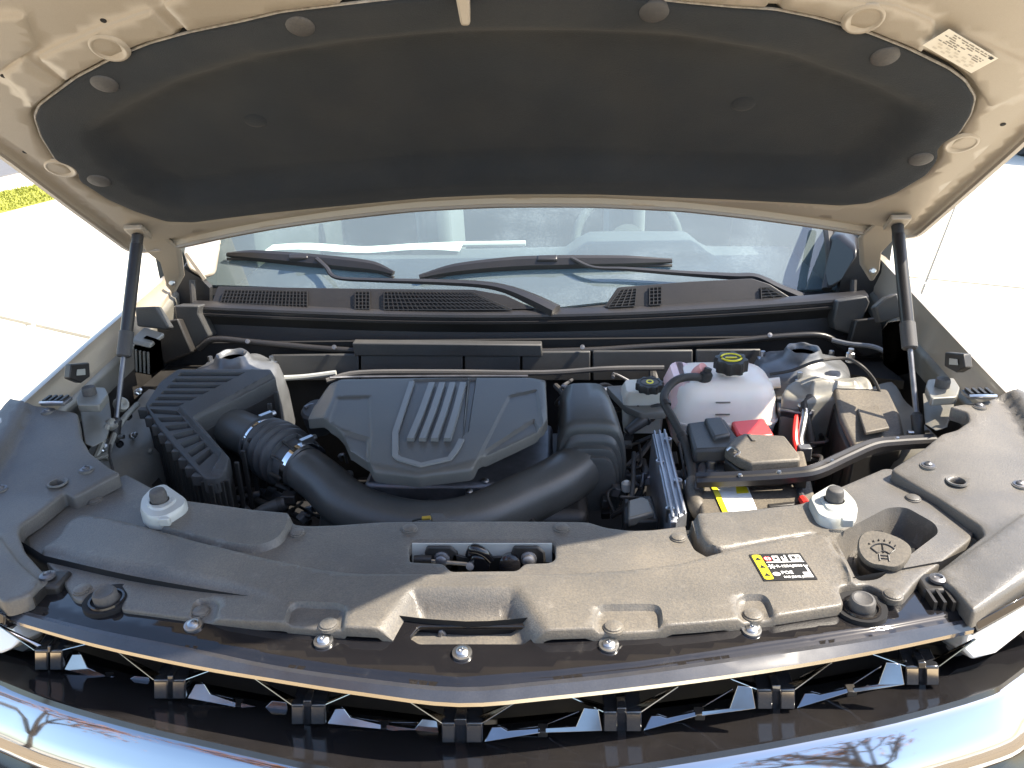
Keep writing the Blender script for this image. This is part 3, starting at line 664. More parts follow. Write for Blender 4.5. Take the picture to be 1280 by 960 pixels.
# pressed pads and ribs of the inner panel
HFt([(44, 62), (131, 22), (190, 1), (236, 46), (150, 80), (100, 108)], .007, .006)
HFt([(2, 86), (28, 60), (92, 106), (52, 136), (40, 128)], .007, .006)
HFt([(-30, 10), (36, 8), (52, 52), (-20, 95), (-60, 80)], .006, .007)
HFt([(966, 10), (985, -20), (1120, -5), (1170, 16), (1168, 40), (1140, 70), (1060, 40)], .007, .006)
HFt([(1178, 40), (1200, 30), (1290, 70), (1290, 110), (1235, 130), (1222, 108)], .005, .007)
HFt([(200, -4), (260, -40), (430, -60), (430, 8), (330, 22), (244, 42)], .007, .006)
HFt([(840, 2), (850, -60), (930, -60), (975, -25), (955, 6), (900, 8)], .007, .006)
pad_px = [(44, 148), (50, 134), (67, 121), (97, 99), (141, 76), (188, 57), (235, 44), (302, 30), (353, 18), (420, 10), (480, 3), (560, -4), (640, -8), (740, -5), (800, 0), (850, 6), (917, 12), (968, 15), (1018, 25), (1085, 44), (1135, 64), (1186, 89), (1206, 104), (1218, 124), (1213, 144), (1198, 168),
          (1180, 178), (1172, 187), (1172, 200), (1159, 218), (1119, 242), (1085, 254), (1051, 257), (960, 252), (850, 247), (740, 243), (640, 243), (540, 247), (430, 257), (330, 267), (242, 278), (208, 277), (168, 264), (134, 249), (99, 226), (97, 216), (88, 208), (70, 201), (52, 172)]
pad_uv = HL(pad_px, .012)
hfeats.append((xy(offset(pad_uv, -.012)), -.012, .010))
obj('inner_panel', field(hood_out, crown, hfeats, [xy(offset(pad_uv, .03))], .017, .010, .003, HF), 'inner_paint', hood, sharp=55)
obj('outer_skin', field(xy(offset(hood_out, -.006)), lambda u, v: crown(u, v)-.022-.03*np.clip(1-(np.abs(u)/.9)**6, 0, 1), (), (), .05, -.016, 0, HF), 'beige_paint', hood, sharp=55)
rec_px = [(92, 166), (108, 148), (142, 128), (200, 98), (300, 66), (420, 46), (570, 31), (720, 31), (850, 36), (1000, 62), (1120, 106), (1163, 130), (1168, 146), (1150, 176), (1105, 214), (1060, 233), (960, 236), (850, 232), (740, 228), (640, 228), (540, 232), (430, 241), (330, 251), (225, 262), (175, 245), (120, 205)]
pfe = [(xy(fil(HL(rec_px, .012), .02)), -.036, .06)]
pad_z = hfun(lambda u, v: crown(u, v)+.014, pfe)
pad_out = xy(fil(pad_uv, .01, 3))
obj('insulation_pad', field(pad_out, lambda u, v: crown(u, v)+.014, pfe, (), .018, .014, .004, HF), 'felt', hood, sharp=60)
edge = [HO+HX*u+HY*v+HZ*(float(crown(u, v))+.008) for u, v in offset(pad_out, -.0015)]
edge = [e for i, e in enumerate(edge) if pad_out[i][1] > .33]
k0 = max(range(len(edge)), key=lambda i: np.linalg.norm(edge[i]-edge[i-1])); edge = edge[k0:]+edge[:k0]
obj('pad_edge', tube(edge, .0022, 6, 1), 'felt_edge', hood)
for x, y in [(130, 105), (375, 33), (818, 15), (1107, 71), (123, 226), (1152, 199), (318, 151), (930, 130)]:
    uv = H(x, y, .014); z = float(pad_z(uv[0], uv[1])[0]); uv = H(x, y, z-float(crown(*uv)))
    p = HO+HX*uv[0]+HY*uv[1]+HZ*z
    obj('retainer_clip', lathe([(0, -.004), (.0215, -.004), (.0215, .0), (.019, .0022), (.011, .0042), (0, .005)], p, HZ, 24), 'cap_rubber' if (x, y) != (318, 151) and (x, y) != (930, 130) else 'felt', hood, sharp=60)
inner_z = hfun(crown, hfeats)
for x, y in [(136, 62), (1080, 26), (75, 216), (1203, 185)]:
    uv = H(x, y, .018); z = float(inner_z(uv[0], uv[1])[0]); p = HO+HX*uv[0]+HY*uv[1]+HZ*(z+.0005)
    obj('pressed_ring', lathe([(.030, -.002), (.027, .0032), (.023, .0032), (.019, -.0015), (.012, -.0018), (0, -.0018)], p, HZ, 26), 'inner_paint', hood, sharp=70)
for x, y in [(128, 33), (3, 102), (30, 197), (1255, 162)]:
    uv = H(x, y, .018); z = float(inner_z(uv[0], uv[1])[0]); p = HO+HX*uv[0]+HY*uv[1]+HZ*(z+.0008)
    obj('drain_hole', lathe([(.0045, -.001), (.0045, 0), (0, 0)], p, HZ, 12), 'black_void', hood)
hm = xy(resample(hood_out, .03)); h1, h2, h3 = offset(hm, .002), offset(hm, .012), offset(hm, .017)
obj('edge_hem', loft([[HO+HX*p[0]+HY*p[1]+HZ*(float(crown(p[0], p[1]))+e) for p, e in ((a, -.004), (a, .003), (b, .005), (c_, -.006))] for a, b, c_ in zip(h1, h2, h3)]+[[HO+HX*p[0]+HY*p[1]+HZ*(float(crown(p[0], p[1]))+e) for p, e in ((h1[0], -.004), (h1[0], .003), (h2[0], .005), (h3[0], -.006))]], False, False), 'hem_paint', hood, sharp=50)
# striker hook under the front edge
a = HW(H(575, -30, .02), .02); b = HW(H(582, 30, .05), .055)
obj('striker', loft([[a+np.array([s*w, 0, 0])+HZ*t, a+np.array([s*w, 0, 0])+HZ*(t+.0)] for s, w, t in ()] or [[a+HX*-.012, a+HX*.012, a+HX*.012+HZ*-.02, a+HX*-.012+HZ*-.02], [b+HX*-.007, b+HX*.007, b+HX*.006+HY*-.004+HZ*-.03, b+HX*-.006+HY*-.004+HZ*-.03]]), 'inner_paint', hood, bevel=.004)
# information sticker
lb, rb, lt = HW(H(1153, 55, .019), .0205), HW(H(1214, 90, .019), .0205), HW(H(1189, 37, .019), .0205)
hx, hy, hz, HLn, HHt = sticker_frame(lb, rb, lt)
hz = hz if hz@HZ > 0 else -hz
hs = obj('information_sticker', prism([lb, lb+hx*HLn, lb+hx*HLn+hy*HHt, lb+hy*HHt], hz*.0006), 'sticker_cream', hood)
def hq(x0, y0, x1, y1, m, name='print_line'): return obj(name, ([lb+hx*(u*HLn)+hy*(v*HHt)+hz*.0011 for u, v in ((x0, y0), (x1, y0), (x1, y1), (x0, y1))], [(0, 1, 2, 3)]), m, hs)
rs = random.Random(8)
for k in range(6):
    yy = .90-.085*k; x = .06
    while x < .86:
        w = rs.uniform(.04, .13); 
        if rs.random() < (.9 if k < 2 else .55): hq(x, yy, min(x+w, .88), yy+.04, 'grey_print')
        x += w+.025
for k in range(3):
    for j in range(5): hq(.12+.16*j+.05*(k % 2), .12+.11*k, .20+.16*j+.05*(k % 2), .19+.11*k, 'pale_print', 'watermark_patch')
hq(.88, .82, .95, .95, 'black_print', 'code_box')
# hinge arms
def hinge(side, pts):
    P = [Py(x, y, Y) for x, y, Y in pts]
    e = obj('hinge_arm', prism(P, (-side*.004, .016, -.004)), 'inner_paint', hood, bevel=.004)
    c = Py(pts[4][0]-side*2, pts[4][1]-14, pts[4][2]-.012); obj('hinge_bolt', lathe([(.008, 0), (.008, .006), (.005, .009), (0, .009)], c, (0, -1, .2), 12), 'bright_metal', e)
    return e
hinge(-1, [(170, 290, 1.73), (186, 282, 1.72), (222, 311, 1.79), (226, 344, 1.87), (214, 367, 1.89), (207, 355, 1.88), (199, 328, 1.83), (181, 314, 1.78)])
hinge(1, [(1136, 260, 1.71), (1112, 264, 1.72), (1077, 296, 1.79), (1079, 330, 1.87), (1092, 352, 1.89), (1100, 338, 1.88), (1103, 316, 1.83), (1122, 296, 1.77)])

# ------------------------------------------------------------------ gas struts
def gas_strut(side, top, mid, bot, xb, label):
    A = HW(H(*top, .03), .035); B = Px(*bot, side*xb); d = B-A; Ln = np.linalg.norm(d); d /= Ln
    t = thing('gas_strut', label, 'strut', B, 'gas struts holding the hood up')
    m = .60
    obj('cylinder', lathe([(.004, .008), (.0128, .012), (.0128, Ln*m-.003), (.009, Ln*m)], A, d, 18), 'wiper_black', t, sharp=40)
    obj('collar', lathe([(.0128, 0), (.0148, .001), (.0148, .052), (.0118, .055)], A+d*(Ln*m-.053), d, 18), 'cap_rubber', t)
    obj('rod', lathe([(.0052, Ln*m-.002), (.0052, Ln-.02)], A, d, 12), 'dull_steel', t)
    obj('top_socket', lathe([(.006, -.012), (.012, -.008), (.012, .012), (.008, .022)], A, d, 14), 'dark_plastic', t)
    obj('bottom_socket', lathe([(.006, -.04), (.011, -.034), (.011, .006), (.008, .012)], B, d, 14), 'dark_plastic', t)
    obj('ball_stud', lathe([(.005, -.02), (.005, .02)], B, (side, 0, 0), 10), 'bright_metal', t)
    obj('bracket', box(A-d*.004+HZ*-.012, (.04, .05, .012), HZ), 'inner_paint', t, bevel=.003)
    return t
gas_strut(-1, (172, 296), (158, 440), (143, 546), .80, 'black gas strut holding up the left side of the hood')
gas_strut(1, (1122, 284), (1136, 445), (1148, 541), .80, 'black gas strut holding up the right side of the hood')
# ------------------------------------------------------------------ windshield and cabin behind it
def zg(x, y): return 1.115+.55*(np.asarray(y)-2.03-.10*(np.asarray(x)/.8)**2)
ws = thing('windshield', 'dusty windshield reflecting blue sky behind the wipers', 'windshield', (0, 2.1, 1.1))
obj('pane', field(xy(fil(xy(G([(236, 356), (640, 392), (1078, 362), (1112, 220), (640, 180), (195, 225)], zg)), .03)), zg, (), (), .05, .005, 0), 'windscreen_glass', ws, sharp=60)
obj('black_border', field(xy(G([(255, 352), (470, 366), (640, 384), (860, 372), (1042, 360), (1042, 372), (640, 400), (255, 366)], zg)), lambda x, y: zg(x, y)-.007, (), (), .04, .002, 0), 'black_print', ws)
dash = thing('dashboard', 'grey dashboard top behind the windshield glass', 'dashboard', (0, 2.5, .95))
obj('top_pad', field([(-.88, 2.26), (-.4, 2.12), (0, 2.09), (.4, 2.12), (.88, 2.26), (.88, 2.72), (.3, 2.78), (-.3, 2.78), (-.88, 2.72)], lambda x, y: 1.085-.15*np.clip(2.3-y, 0, 1)+.0*x, [([(.12, 2.5), (.62, 2.5), (.60, 2.9), (.14, 2.9)], .05, .08)], (), .04, .12, .02), 'dash_plastic', dash)
obj('sunlit_edge_strip', tube([(-.70, 2.74, 1.088), (-.3, 2.79, 1.092), (0, 2.79, 1.092)], .010, 8), 'paper', dash)  # near-white strip, paints the sunlight on the rear edge of the dash
o = tag(obj('paper_sheet', field(xy(G([(335, 305), (578, 305), (574, 313), (318, 313)], 1.10)), lambda x, y: 1.098+.006*np.sin(x*14), (), (), .04, .002, 0), 'paper'), 'pale paper lying on the dashboard behind the left wiper', 'paper')
wheel = thing('steering_wheel', 'pale steering wheel behind the windshield at right', 'steering wheel', (.36, 2.95, .9))
axw = np.array([0, -.85, .52]); cw = np.array([.36, 2.92, 1.06])
bx, by, bz = basis(axw)
obj('rim', tube([cw+bx*.185*math.cos(a)+by*.185*math.sin(a) for a in np.linspace(0, 6.283, 40)], .017, 10, 1), 'cabin_trim', wheel)
obj('hub', lathe([(.07, -.02), (.06, .02), (0, .025)], cw, axw), 'cabin_trim', wheel); obj('spoke', bar(cw-bx*.18, cw+bx*.18, .04, .015), 'cabin_trim', wheel)
def seat(x, label):
    t = thing('car_seat', label, 'seat', (x, 3.3, .5), 'pale front seats')
    obj('backrest', box((x, 3.42, 1.02), (.52, .14, .72), (0, -.12, 1)), 'seat_cloth', t, bevel=.05, seg=3)
    obj('headrest', box((x, 3.46, 1.47), (.27, .10, .17)), 'seat_cloth', t, bevel=.04, seg=3)
    obj('cushion', box((x, 3.12, .68), (.52, .55, .16)), 'seat_cloth', t, bevel=.05, seg=3)
seat(-.38, 'pale front passenger seat dimly seen through the left of the windshield'); seat(.38, 'pale driver seat dimly seen through the right of the windshield')
cb = thing('cabin', 'pale cabin interior seen dimly through the windshield', 'cabin', (0, 3.4, .4))
obj('floor', box((0, 3.0, .45), (1.9, 1.75, .04)), 'cabin_trim', cb); obj('rear_wall', box((0, 3.82, .95), (1.9, .05, 1.2)), 'cabin_trim', cb)
for s in (-1, 1): obj('door_panel', box((s*.93, 2.95, .87), (.05, 1.75, .80)), 'cabin_trim', cb)
# pillars at the corners
def pillar(side, pts, label, m):
    t = thing('pillar_base', label, 'pillar', (side*.8, 2.1, 1.1), 'windshield pillar bases')
    obj('panel', prism([Py(x, y, Y) for x, y, Y in pts], (side*.04, .10, .0)), m, t, bevel=.012, seg=3)
    return t
pl = pillar(-1, [(228, 312, 2.02), (258, 304, 2.10), (276, 304, 2.12), (270, 345, 2.06), (255, 350, 2.03), (236, 338, 2.0)], 'beige painted corner panel at the left end of the windshield', 'beige_paint')
obj('crease', bar(Py(232, 316, 2.0), Py(256, 349, 2.01), .01, .008), 'beige_paint', pl)
obj('pillar', prism([Py(x, y, Y) for x, y, Y in [(252, 306, 2.14), (278, 304, 2.14), (262, 215, 2.75), (205, 215, 2.75)]], (-.05, .05, -.05)), 'beige_paint', pl, bevel=.01)
pr = pillar(1, [(1036, 296, 2.12), (1050, 292, 2.10), (1072, 310, 2.02), (1070, 322, 2.0), (1052, 350, 2.0), (1042, 362, 2.02), (1030, 362, 2.05), (1034, 340, 2.08)], 'black corner trim at the right end of the windshield', 'wiper_black')
obj('pillar', prism([Py(x, y, Y) for x, y, Y in [(1034, 298, 2.14), (1072, 306, 2.12), (1120, 215, 2.75), (1062, 215, 2.75)]], (.05, .05, -.05)), 'beige_paint', pr, bevel=.01)
obj('molding', tube([Py(1033, 362, 2.05), Py(1038, 330, 2.1), Py(1036, 297, 2.14), Py(1030, 260, 2.35)], .012, 8), 'rubber', pr)

# ------------------------------------------------------------------ cowl
cowl = thing('cowl_panel', 'black plastic cowl panel with mesh vents below the windshield', 'cowl', (0, 1.95, 1.0))
def ycow(x): return 1.985+.03*(1-(x/.8)**2)
def cpanel(poly, holes, nm='vent_panel'):
    # lies between glass foot and lip; a slanting face in the plane through Y=1.985
    P = fil([Py(x, y, 1.975+(390-y)*.0012) for x, y in poly], .004, 2)
    return obj(nm, prism(P, (0, .02, -.01)), 'wiper_black', cowl, bevel=.0015)
def lattice(poly, step=4.2):
    """fine square mesh inside a four-sided pixel patch: real bars over a dark well"""
    a, b, c, d = [np.asarray(p, float) for p in poly]; nx = int(np.linalg.norm(b-a)/step); ny = max(2, int(np.linalg.norm(d-a)/step+.5)); parts = []
    W = lambda p: Py(p[0], p[1], 1.968+(390-p[1])*.0012)
    for i in range(nx+1): parts.append(bar(W(a+(b-a)*i/nx), W(d+(c-d)*i/nx), .0022, .003, (0, -1, .3)))
    for j in range(ny+1): parts.append(bar(W(a+(d-a)*j/ny), W(b+(c-b)*j/ny), .0022, .003, (0, -1, .3)))
    obj('vent_mesh', cat(*parts), 'wiper_black', cowl)
    obj('vent_well', prism([W(p)+np.array([0, .004, 0]) for p in (a, b, c, d)], (0, .0015, 0)), 'black_void', cowl)
cpanel([(272, 358), (470, 361), (592, 362), (632, 369), (668, 386), (500, 390), (262, 386)], ())
lattice([(281, 362), (384, 364), (384, 385), (274, 383)]); lattice([(444, 364), (462, 364), (462, 386), (444, 386)]); lattice([(480, 364), (590, 365), (640, 387), (480, 387)])
cpanel([(755, 384), (772, 359), (860, 352), (940, 348), (962, 355), (992, 374), (870, 384)], ())
lattice([(776, 362), (796, 360), (794, 382), (760, 384)]); lattice([(812, 359), (827, 358), (827, 380), (812, 381)]); lattice([(951, 359), (962, 359), (984, 372), (952, 374)])
cpanel([(385, 364), (443, 365), (443, 386), (385, 386)], (), 'vent_blank')
lip_px = [(238, 386), (330, 390), (460, 395), (600, 397), (740, 395), (880, 389), (1000, 381), (1086, 374)]
lip = spline([Py(x, y, 1.955) for x, y in lip_px], 4)
obj('front_lip', loft([[p+np.array([0, .035, .012]), p+np.array([0, .012, .010]), p+np.array([0, .002, .006]), p+np.array([0, 0, .0]), p+np.array([0, .004, -.003]), p+np.array([0, .004, -.008]), p+np.array([0, -.002, -.011]), p+np.array([0, -.002, -.017]), p+np.array([0, .012, -.022])] for p in lip], False, False), 'wiper_black', cowl, sharp=35)
obj('plenum_wall', loft([[p+np.array([0, .012, -.020]), p+np.array([0, .03, -.05]), p+np.array([0, .015, -.085]), p+np.array([0, -.01, -.10])] for p in lip], False, False), 'dark_plastic', cowl, sharp=45)
rail = spline([Py(x, y, 1.92) for x, y in [(248, 436), (268, 424), (320, 428), (440, 438), (600, 440), (730, 438), (800, 434), (900, 428), (985, 420), (1030, 420), (1056, 436)]], 5)
obj('lower_rail', tube(rail, .008, 10, 1), 'wiper_black', cowl)
for x, y in [(310, 430), (418, 437), (728, 437), (962, 422)]: obj('rail_clip', lathe([(.006, 0), (.006, .004), (0, .005)], Py(x, y-3, 1.905), (0, -1, .6), 10), 'dull_steel', cowl)
obj('centre_cover', prism([Py(x, y, 1.895) for x, y in [(440, 429), (677, 431), (678, 446), (443, 445)]], (0, .03, .0)), 'bay_plastic', cowl, bevel=.003)
bh = thing('bulkhead', 'dark bulkhead plates behind the engine', 'bulkhead', (0, 1.93, .8))
for k, (x0, x1) in enumerate([(338, 448), (451, 578), (581, 650), (653, 738), (741, 866), (870, 951)]):
    obj('plate', prism([Py(x0, 441-.012*(x0-600), 1.905), Py(x1, 441-.012*(x1-600), 1.905), Py(x1, 476, 1.895), Py(x0, 476, 1.895)], (0, .012, 0)), 'bay_plastic', bh, bevel=.003)
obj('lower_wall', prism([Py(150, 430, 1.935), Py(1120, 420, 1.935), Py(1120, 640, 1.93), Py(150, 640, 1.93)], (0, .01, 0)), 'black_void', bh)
obj('bright_rim', tube([Py(338, 473, 1.86), Py(380, 471, 1.865), Py(420, 466, 1.87)], .007, 8), 'bracket_paint', bh)
obj('seal', tube([Py(408, 476, 1.80), Py(450, 466, 1.83), Py(560, 465, 1.84), Py(680, 466, 1.84), Py(760, 461, 1.84), Py(830, 460, 1.84)], .007, 8), 'cap_rubber', bh)
obj('seal_lip', tube([Py(412, 472, 1.79), Py(450, 471, 1.82), Py(560, 470, 1.83), Py(660, 470, 1.83)], .003, 6), 'dull_steel', bh)
for s in (-1, 1):
    obj('gutter', prism([(s*.95, 2.06, 1.13), (s*.70, 2.06, 1.10), (s*.70, 2.06, .85), (s*.95, 2.06, .85)], (0, .02, 0)), 'dark_plastic', cowl)
    obj('gap_shade_wall', prism([(s*.945, 1.15, 1.03), (s*.935, 2.06, 1.12), (s*.935, 2.06, .80), (s*.945, 1.15, .80)], (s*.012, 0, 0)), 'dark_plastic', cowl)  # dark wall added to paint the shaded gap between fender flange and inner wing
    obj('gutter_floor', prism([(s*.91, 1.78, .99), (s*.72, 1.86, .99), (s*.72, 2.07, .99), (s*.91, 2.07, .99)], (0, 0, -.02)), 'dark_plastic', cowl)
# stepped end pieces of the cowl beside each hinge
def cowl_end(side, blocks):
    for nm, pts, Y, dep, m in blocks:
        obj(nm, prism([Py(x, y, Y) for x, y in pts], (0, dep, -.01)), m, cowl, bevel=.004)
cowl_end(-1, [('end_block', [(217, 382), (249, 382), (248, 392), (262, 420), (240, 440), (222, 410)], 1.93, .05, 'bay_plastic'), ('end_flap', [(168, 384), (194, 383), (211, 410), (205, 412), (171, 408)], 1.80, .03, 'bay_plastic'),
              ('end_gusset', [(190, 405), (222, 398), (240, 440), (205, 455), (196, 430)], 1.90, .03, 'dark_plastic')])
cowl_end(1, [('end_block', [(1047, 376), (1084, 370), (1088, 378), (1070, 420), (1044, 412), (1042, 400)], 1.93, .05, 'bay_plastic'), ('end_flap', [(1108, 372), (1122, 366), (1130, 395), (1100, 404), (1094, 384)], 1.80, .03, 'bay_plastic'),
             ('end_gusset', [(1070, 400), (1100, 396), (1110, 440), (1080, 446), (1062, 430)], 1.90, .03, 'dark_plastic')])
for s, pts in ((-1, [(206, 350), (228, 335), (250, 348), (262, 360), (262, 384), (212, 384)]), (1, [(1052, 345), (1066, 322), (1088, 304), (1108, 340), (1100, 374), (1046, 378)])):
    obj('end_cavity_shade', prism([Py(x, y, 2.03) for x, y in pts], (0, .02, 0)), 'dark_plastic', cowl)  # flat dark plate painting the shade of the gap beside the hinge
    obj('drain_tube', tube([Py(240 if s < 0 else 1067, 350, 2.01), Py(242 if s < 0 else 1066, 380, 1.99)], .008, 8, 1), 'rubber', cowl)

# ------------------------------------------------------------------ wipers
def on_glass(x, y, e): 
    f = lambda X, Y: zg(X, Y)+e
    return Ps(x, y, f, 1.15)
def wiper(label, blade, con, arm, rad):
    pts = [on_glass(x, y, .018) for x, y in blade]; t = thing('wiper', label, 'wiper', on_glass(*arm[-1], 0), 'windshield wipers')
    obj('blade', tube(pts, [.006, .015, .018, .018, .015, .006], sec=[(-.6, -1), (.6, -1), (1.0, -.2), (.55, .7), (0, 1), (-.9, .45), (-1, -.2)]), 'wiper_black', t, sharp=30)
    obj('rubber_edge', tube([p+np.array([0, -.004, -.012]) for p in pts], .004, 6), 'rubber', t)
    c = on_glass(*con, .030); obj('connector', box(c, (.055, .02, .016), (0, -.5, .85)), 'wiper_black', t, bevel=.004)
    obj('arm', tube([on_glass(x, y, .034) for x, y in arm], rad, sec=[(-1, -.45), (1, -.45), (.9, .35), (0, .6), (-.9, .35)]), 'wiper_black', t, sharp=30)
    return t
w1 = wiper('left wiper resting low on the windshield with a long bent arm', [(284, 318), (318, 319), (380, 324), (440, 330), (470, 334), (492, 341)], (374, 322), [(396, 323), (408, 334), (421, 347), (470, 350), (540, 352), (600, 355), (633, 361), (664, 373), (695, 388)], [.007, .006, .006, .008, .010, .012, .014, .019, .021])
obj('arm_joint', lathe([(.010, -.005), (.010, .005)], on_glass(633, 361, .026), (.9, -.1, .1), 12), 'dull_steel', w1)
w2 = wiper('right wiper lying across the middle of the windshield', [(524, 346), (570, 336), (640, 329), (700, 327), (780, 326), (840, 326)], (684, 324), [(714, 322), (742, 334), (783, 336), (850, 341), (915, 345), (945, 346), (975, 360), (1003, 372)], [.006, .006, .008, .010, .013, .014, .016, .02])
obj('arm_joint', lathe([(.010, -.005), (.010, .005)], on_glass(920, 346, .028), (.9, -.1, .1), 12), 'dull_steel', w2)
# ------------------------------------------------------------------ engine bay: shell
shield = thing('splash_shield', 'dark splash shield at the bottom of the engine bay', 'shield', (0, 1.45, .62))
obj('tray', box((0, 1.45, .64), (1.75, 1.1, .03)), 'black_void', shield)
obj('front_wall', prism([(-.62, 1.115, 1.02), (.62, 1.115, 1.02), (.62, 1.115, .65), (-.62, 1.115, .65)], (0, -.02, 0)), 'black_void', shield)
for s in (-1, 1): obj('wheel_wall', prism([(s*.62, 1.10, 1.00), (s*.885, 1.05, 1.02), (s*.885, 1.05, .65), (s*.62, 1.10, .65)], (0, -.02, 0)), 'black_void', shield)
rng = np.random.RandomState(3)
def lump(x, y, k=9., a=.006): return a*(np.sin(x*k*7+1)*np.cos(y*k*5)+.6*np.sin(y*k*11+2)*np.sin(x*k*13))
def apron(side, label):
    t = thing('inner_wing', label, 'inner wing', (side*.84, 1.5, .7), 'inner wing panels')
    rows = []
    for y in np.linspace(1.08, 1.74, 28):
        b = .03*math.exp(-((y-1.50)/.10)**2)
        pr = [(.868, .93), (.866, .985), (.862, .992), (.852, .990), (.840-b, .982), (.79-b, .965), (.775-b, .94), (.765-b, .86), (.745, .70)]
        rows.append([np.array([side*(x+float(lump(np.array(y), np.array(z*2), 4, .004))), y, z+.06*(y-1.5)+float(lump(np.array(y*1.3), np.array(x*3), 4, .004))]) for x, z in pr])
    obj('panel', loft(rows, False, False), 'bay_paint', t, sharp=50)
    for k in range(7):
        y = 1.22+.09*k; z = .97-.03*(k % 3); obj('weld_stud', lathe([(.006, 0), (.006, .005), (.003, .008), (0, .008)], (side*(.772-.02*math.exp(-((y-1.5)/.1)**2)), y, z), (-side, 0, .4), 10), 'bay_paint', t)
    return t
ap_l = apron(-1, 'dull metal inner wing beside the air filter box'); ap_r = apron(1, 'dull metal inner wing behind the black relay box')
obj('can', loft([[Py(x, y, Y) for x, y in q] for q, Y in (([(166, 432), (186, 436), (203, 424), (183, 418)], 1.74), ([(167, 466), (188, 470), (206, 460), (186, 455)], 1.74))]), 'bay_paint', ap_l, bevel=.004)
for k in range(4): obj('can_rib', bar(Py(170+5*k, 437+1.0*k, 1.728), Py(171+5*k, 464+1.0*k, 1.728), .004, .004), 'bay_paint', ap_l)
obj('can_lid', prism([Py(x, y, Y) for x, y, Y in [(163, 430, 1.72), (188, 436, 1.72), (206, 422, 1.78), (180, 414, 1.78)]], (0, .004, .010)), 'bay_paint', ap_l, bevel=.003)
obj('can', loft([[Py(x, y, 1.72) for x, y in q] for q in ([(1102, 412), (1110, 402), (1138, 398), (1140, 424), (1120, 428)], [(1104, 456), (1112, 450), (1140, 446), (1142, 466), (1122, 470)])]), 'dull_steel', ap_r, bevel=.004)
def wing_detail(t, side, pts):
    for nm, x, y, r in pts:
        p = Px(x, y, side*.800); ax_ = (-side*.8, -.25, .55)
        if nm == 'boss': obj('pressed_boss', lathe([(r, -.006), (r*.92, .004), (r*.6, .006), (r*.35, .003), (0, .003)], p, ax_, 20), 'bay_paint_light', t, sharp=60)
        elif nm == 'hole': obj('drain_hole', lathe([(r*1.25, -.004), (r*1.2, .003), (r, .003), (r, -.002), (0, -.002)], p, ax_, 16), 'black_void', t)
        else: obj('bolt', lathe([(r*1.5, -.004), (r*1.5, .003), (r, .004), (r, .012), (r*.5, .014), (0, .014)], p, ax_, 6), 'bright_metal', t, sharp=20)
wing_detail(ap_l, -1, [('boss', 152, 505, .016), ('bolt', 128, 560, .006), ('hole', 160, 520, .007), ('boss', 140, 530, .013), ('bolt', 166, 545, .005), ('hole', 150, 555, .006), ('bolt', 172, 490, .005)])
for q in ([(132, 575), (142, 545), (156, 522), (172, 505)], [(118, 575), (128, 552), (134, 532)]): obj('pressed_bead', tube([Px(x, y, -.797) for x, y in q], .006, 8), 'bay_paint_light', ap_l)
obj('bracket_lip', bar(Px(114, 575, -.80), Px(134, 568, -.78), .014, .006), 'bay_paint_light', ap_l, bevel=.001)
obj('drop_cable', tube([Px(138, 556, -.785), Px(137, 570, -.78), Px(141, 588, -.77)], .003, 6), 'rubber', ap_l)
def tower(x, y, z, label, m):
    t = thing('strut_tower', label, 'strut tower', (x, y, z-.1), 'suspension strut towers')
    prof = [(.0, -.012), (.028, -.012), (.031, .0), (.036, .002), (.040, -.004), (.046, -.018), (.062, -.026), (.09, -.034), (.104, -.046), (.112, -.08), (.118, -.12), (.122, -.20)]
    V, Fc = lathe(prof, (x, y, z), n=48); V = [v+np.array([0, 0, .004*math.sin(6*math.atan2(v[1]-y, v[0]-x))*min(1, np.hypot(v[0]-x, v[1]-y)/.12)]) for v in V]
    obj('dome', (V, Fc), m, t, sharp=70); obj('cup', lathe([(0, -.010), (.027, -.010)], (x, y, z), n=24), 'dark_plastic', t)
    for a in (.5, 2.6, 4.4): obj('nut', lathe([(.012, -.052), (.012, -.038), (.006, -.036), (.006, -.022), (0, -.022)], (x+.09*math.cos(a), y+.09*math.sin(a), z), n=6), 'bright_metal', t, sharp=20)
    return t
c = Pz(290, 443, 1.072); tower(c[0], c[1], c[2], 'grey strut tower top behind the air filter box', 'tower_metal')
c = Pz(1004, 436, 1.080); tr = tower(c[0], c[1], c[2], 'grey strut tower top behind the relay box', 'tower_metal')
cast = thing('mount_casting', 'lumpy sunlit metal casting in front of the right strut tower', 'casting', Pz(1035, 490, .95))
def zcast(x, y): return 1.045+.4*(np.asarray(y)-1.62)
co = fil(xy(G([(975, 495), (985, 478), (1010, 468), (1028, 472), (1050, 464), (1082, 470), (1094, 486), (1086, 498), (1060, 500), (1035, 496), (1010, 502)], zcast)), .015)
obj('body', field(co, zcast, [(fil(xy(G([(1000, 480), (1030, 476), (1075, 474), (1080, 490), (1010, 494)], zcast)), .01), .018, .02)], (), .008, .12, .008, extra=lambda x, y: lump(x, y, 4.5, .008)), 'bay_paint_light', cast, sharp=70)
obj('post', lathe([(.009, 0), (.009, .02), (.006, .022), (.006, .03), (0, .03)], Ps(1062, 452, zcast), n=12), 'bright_metal', cast)
mount = thing('mount_bracket', 'brown-grey bracket between coolant tank and relay box', 'bracket', Pz(1000, 525, .85))
obj('body', loft([[Pz(x, y, 1.01) for x, y in [(968, 495), (1012, 492), (1022, 508), (1015, 518), (972, 512)]], [Pz(x, y, .90) for x, y in [(972, 540), (1010, 540), (1018, 550), (1012, 558), (975, 552)]]]), 'dull_steel', mount, bevel=.006)
obj('band', tube([Pz(966, 503, 1.0), Pz(985, 506, 1.005), Pz(1010, 502, 1.0), Pz(1017, 510, .99)], .010, 8), 'rubber', mount)

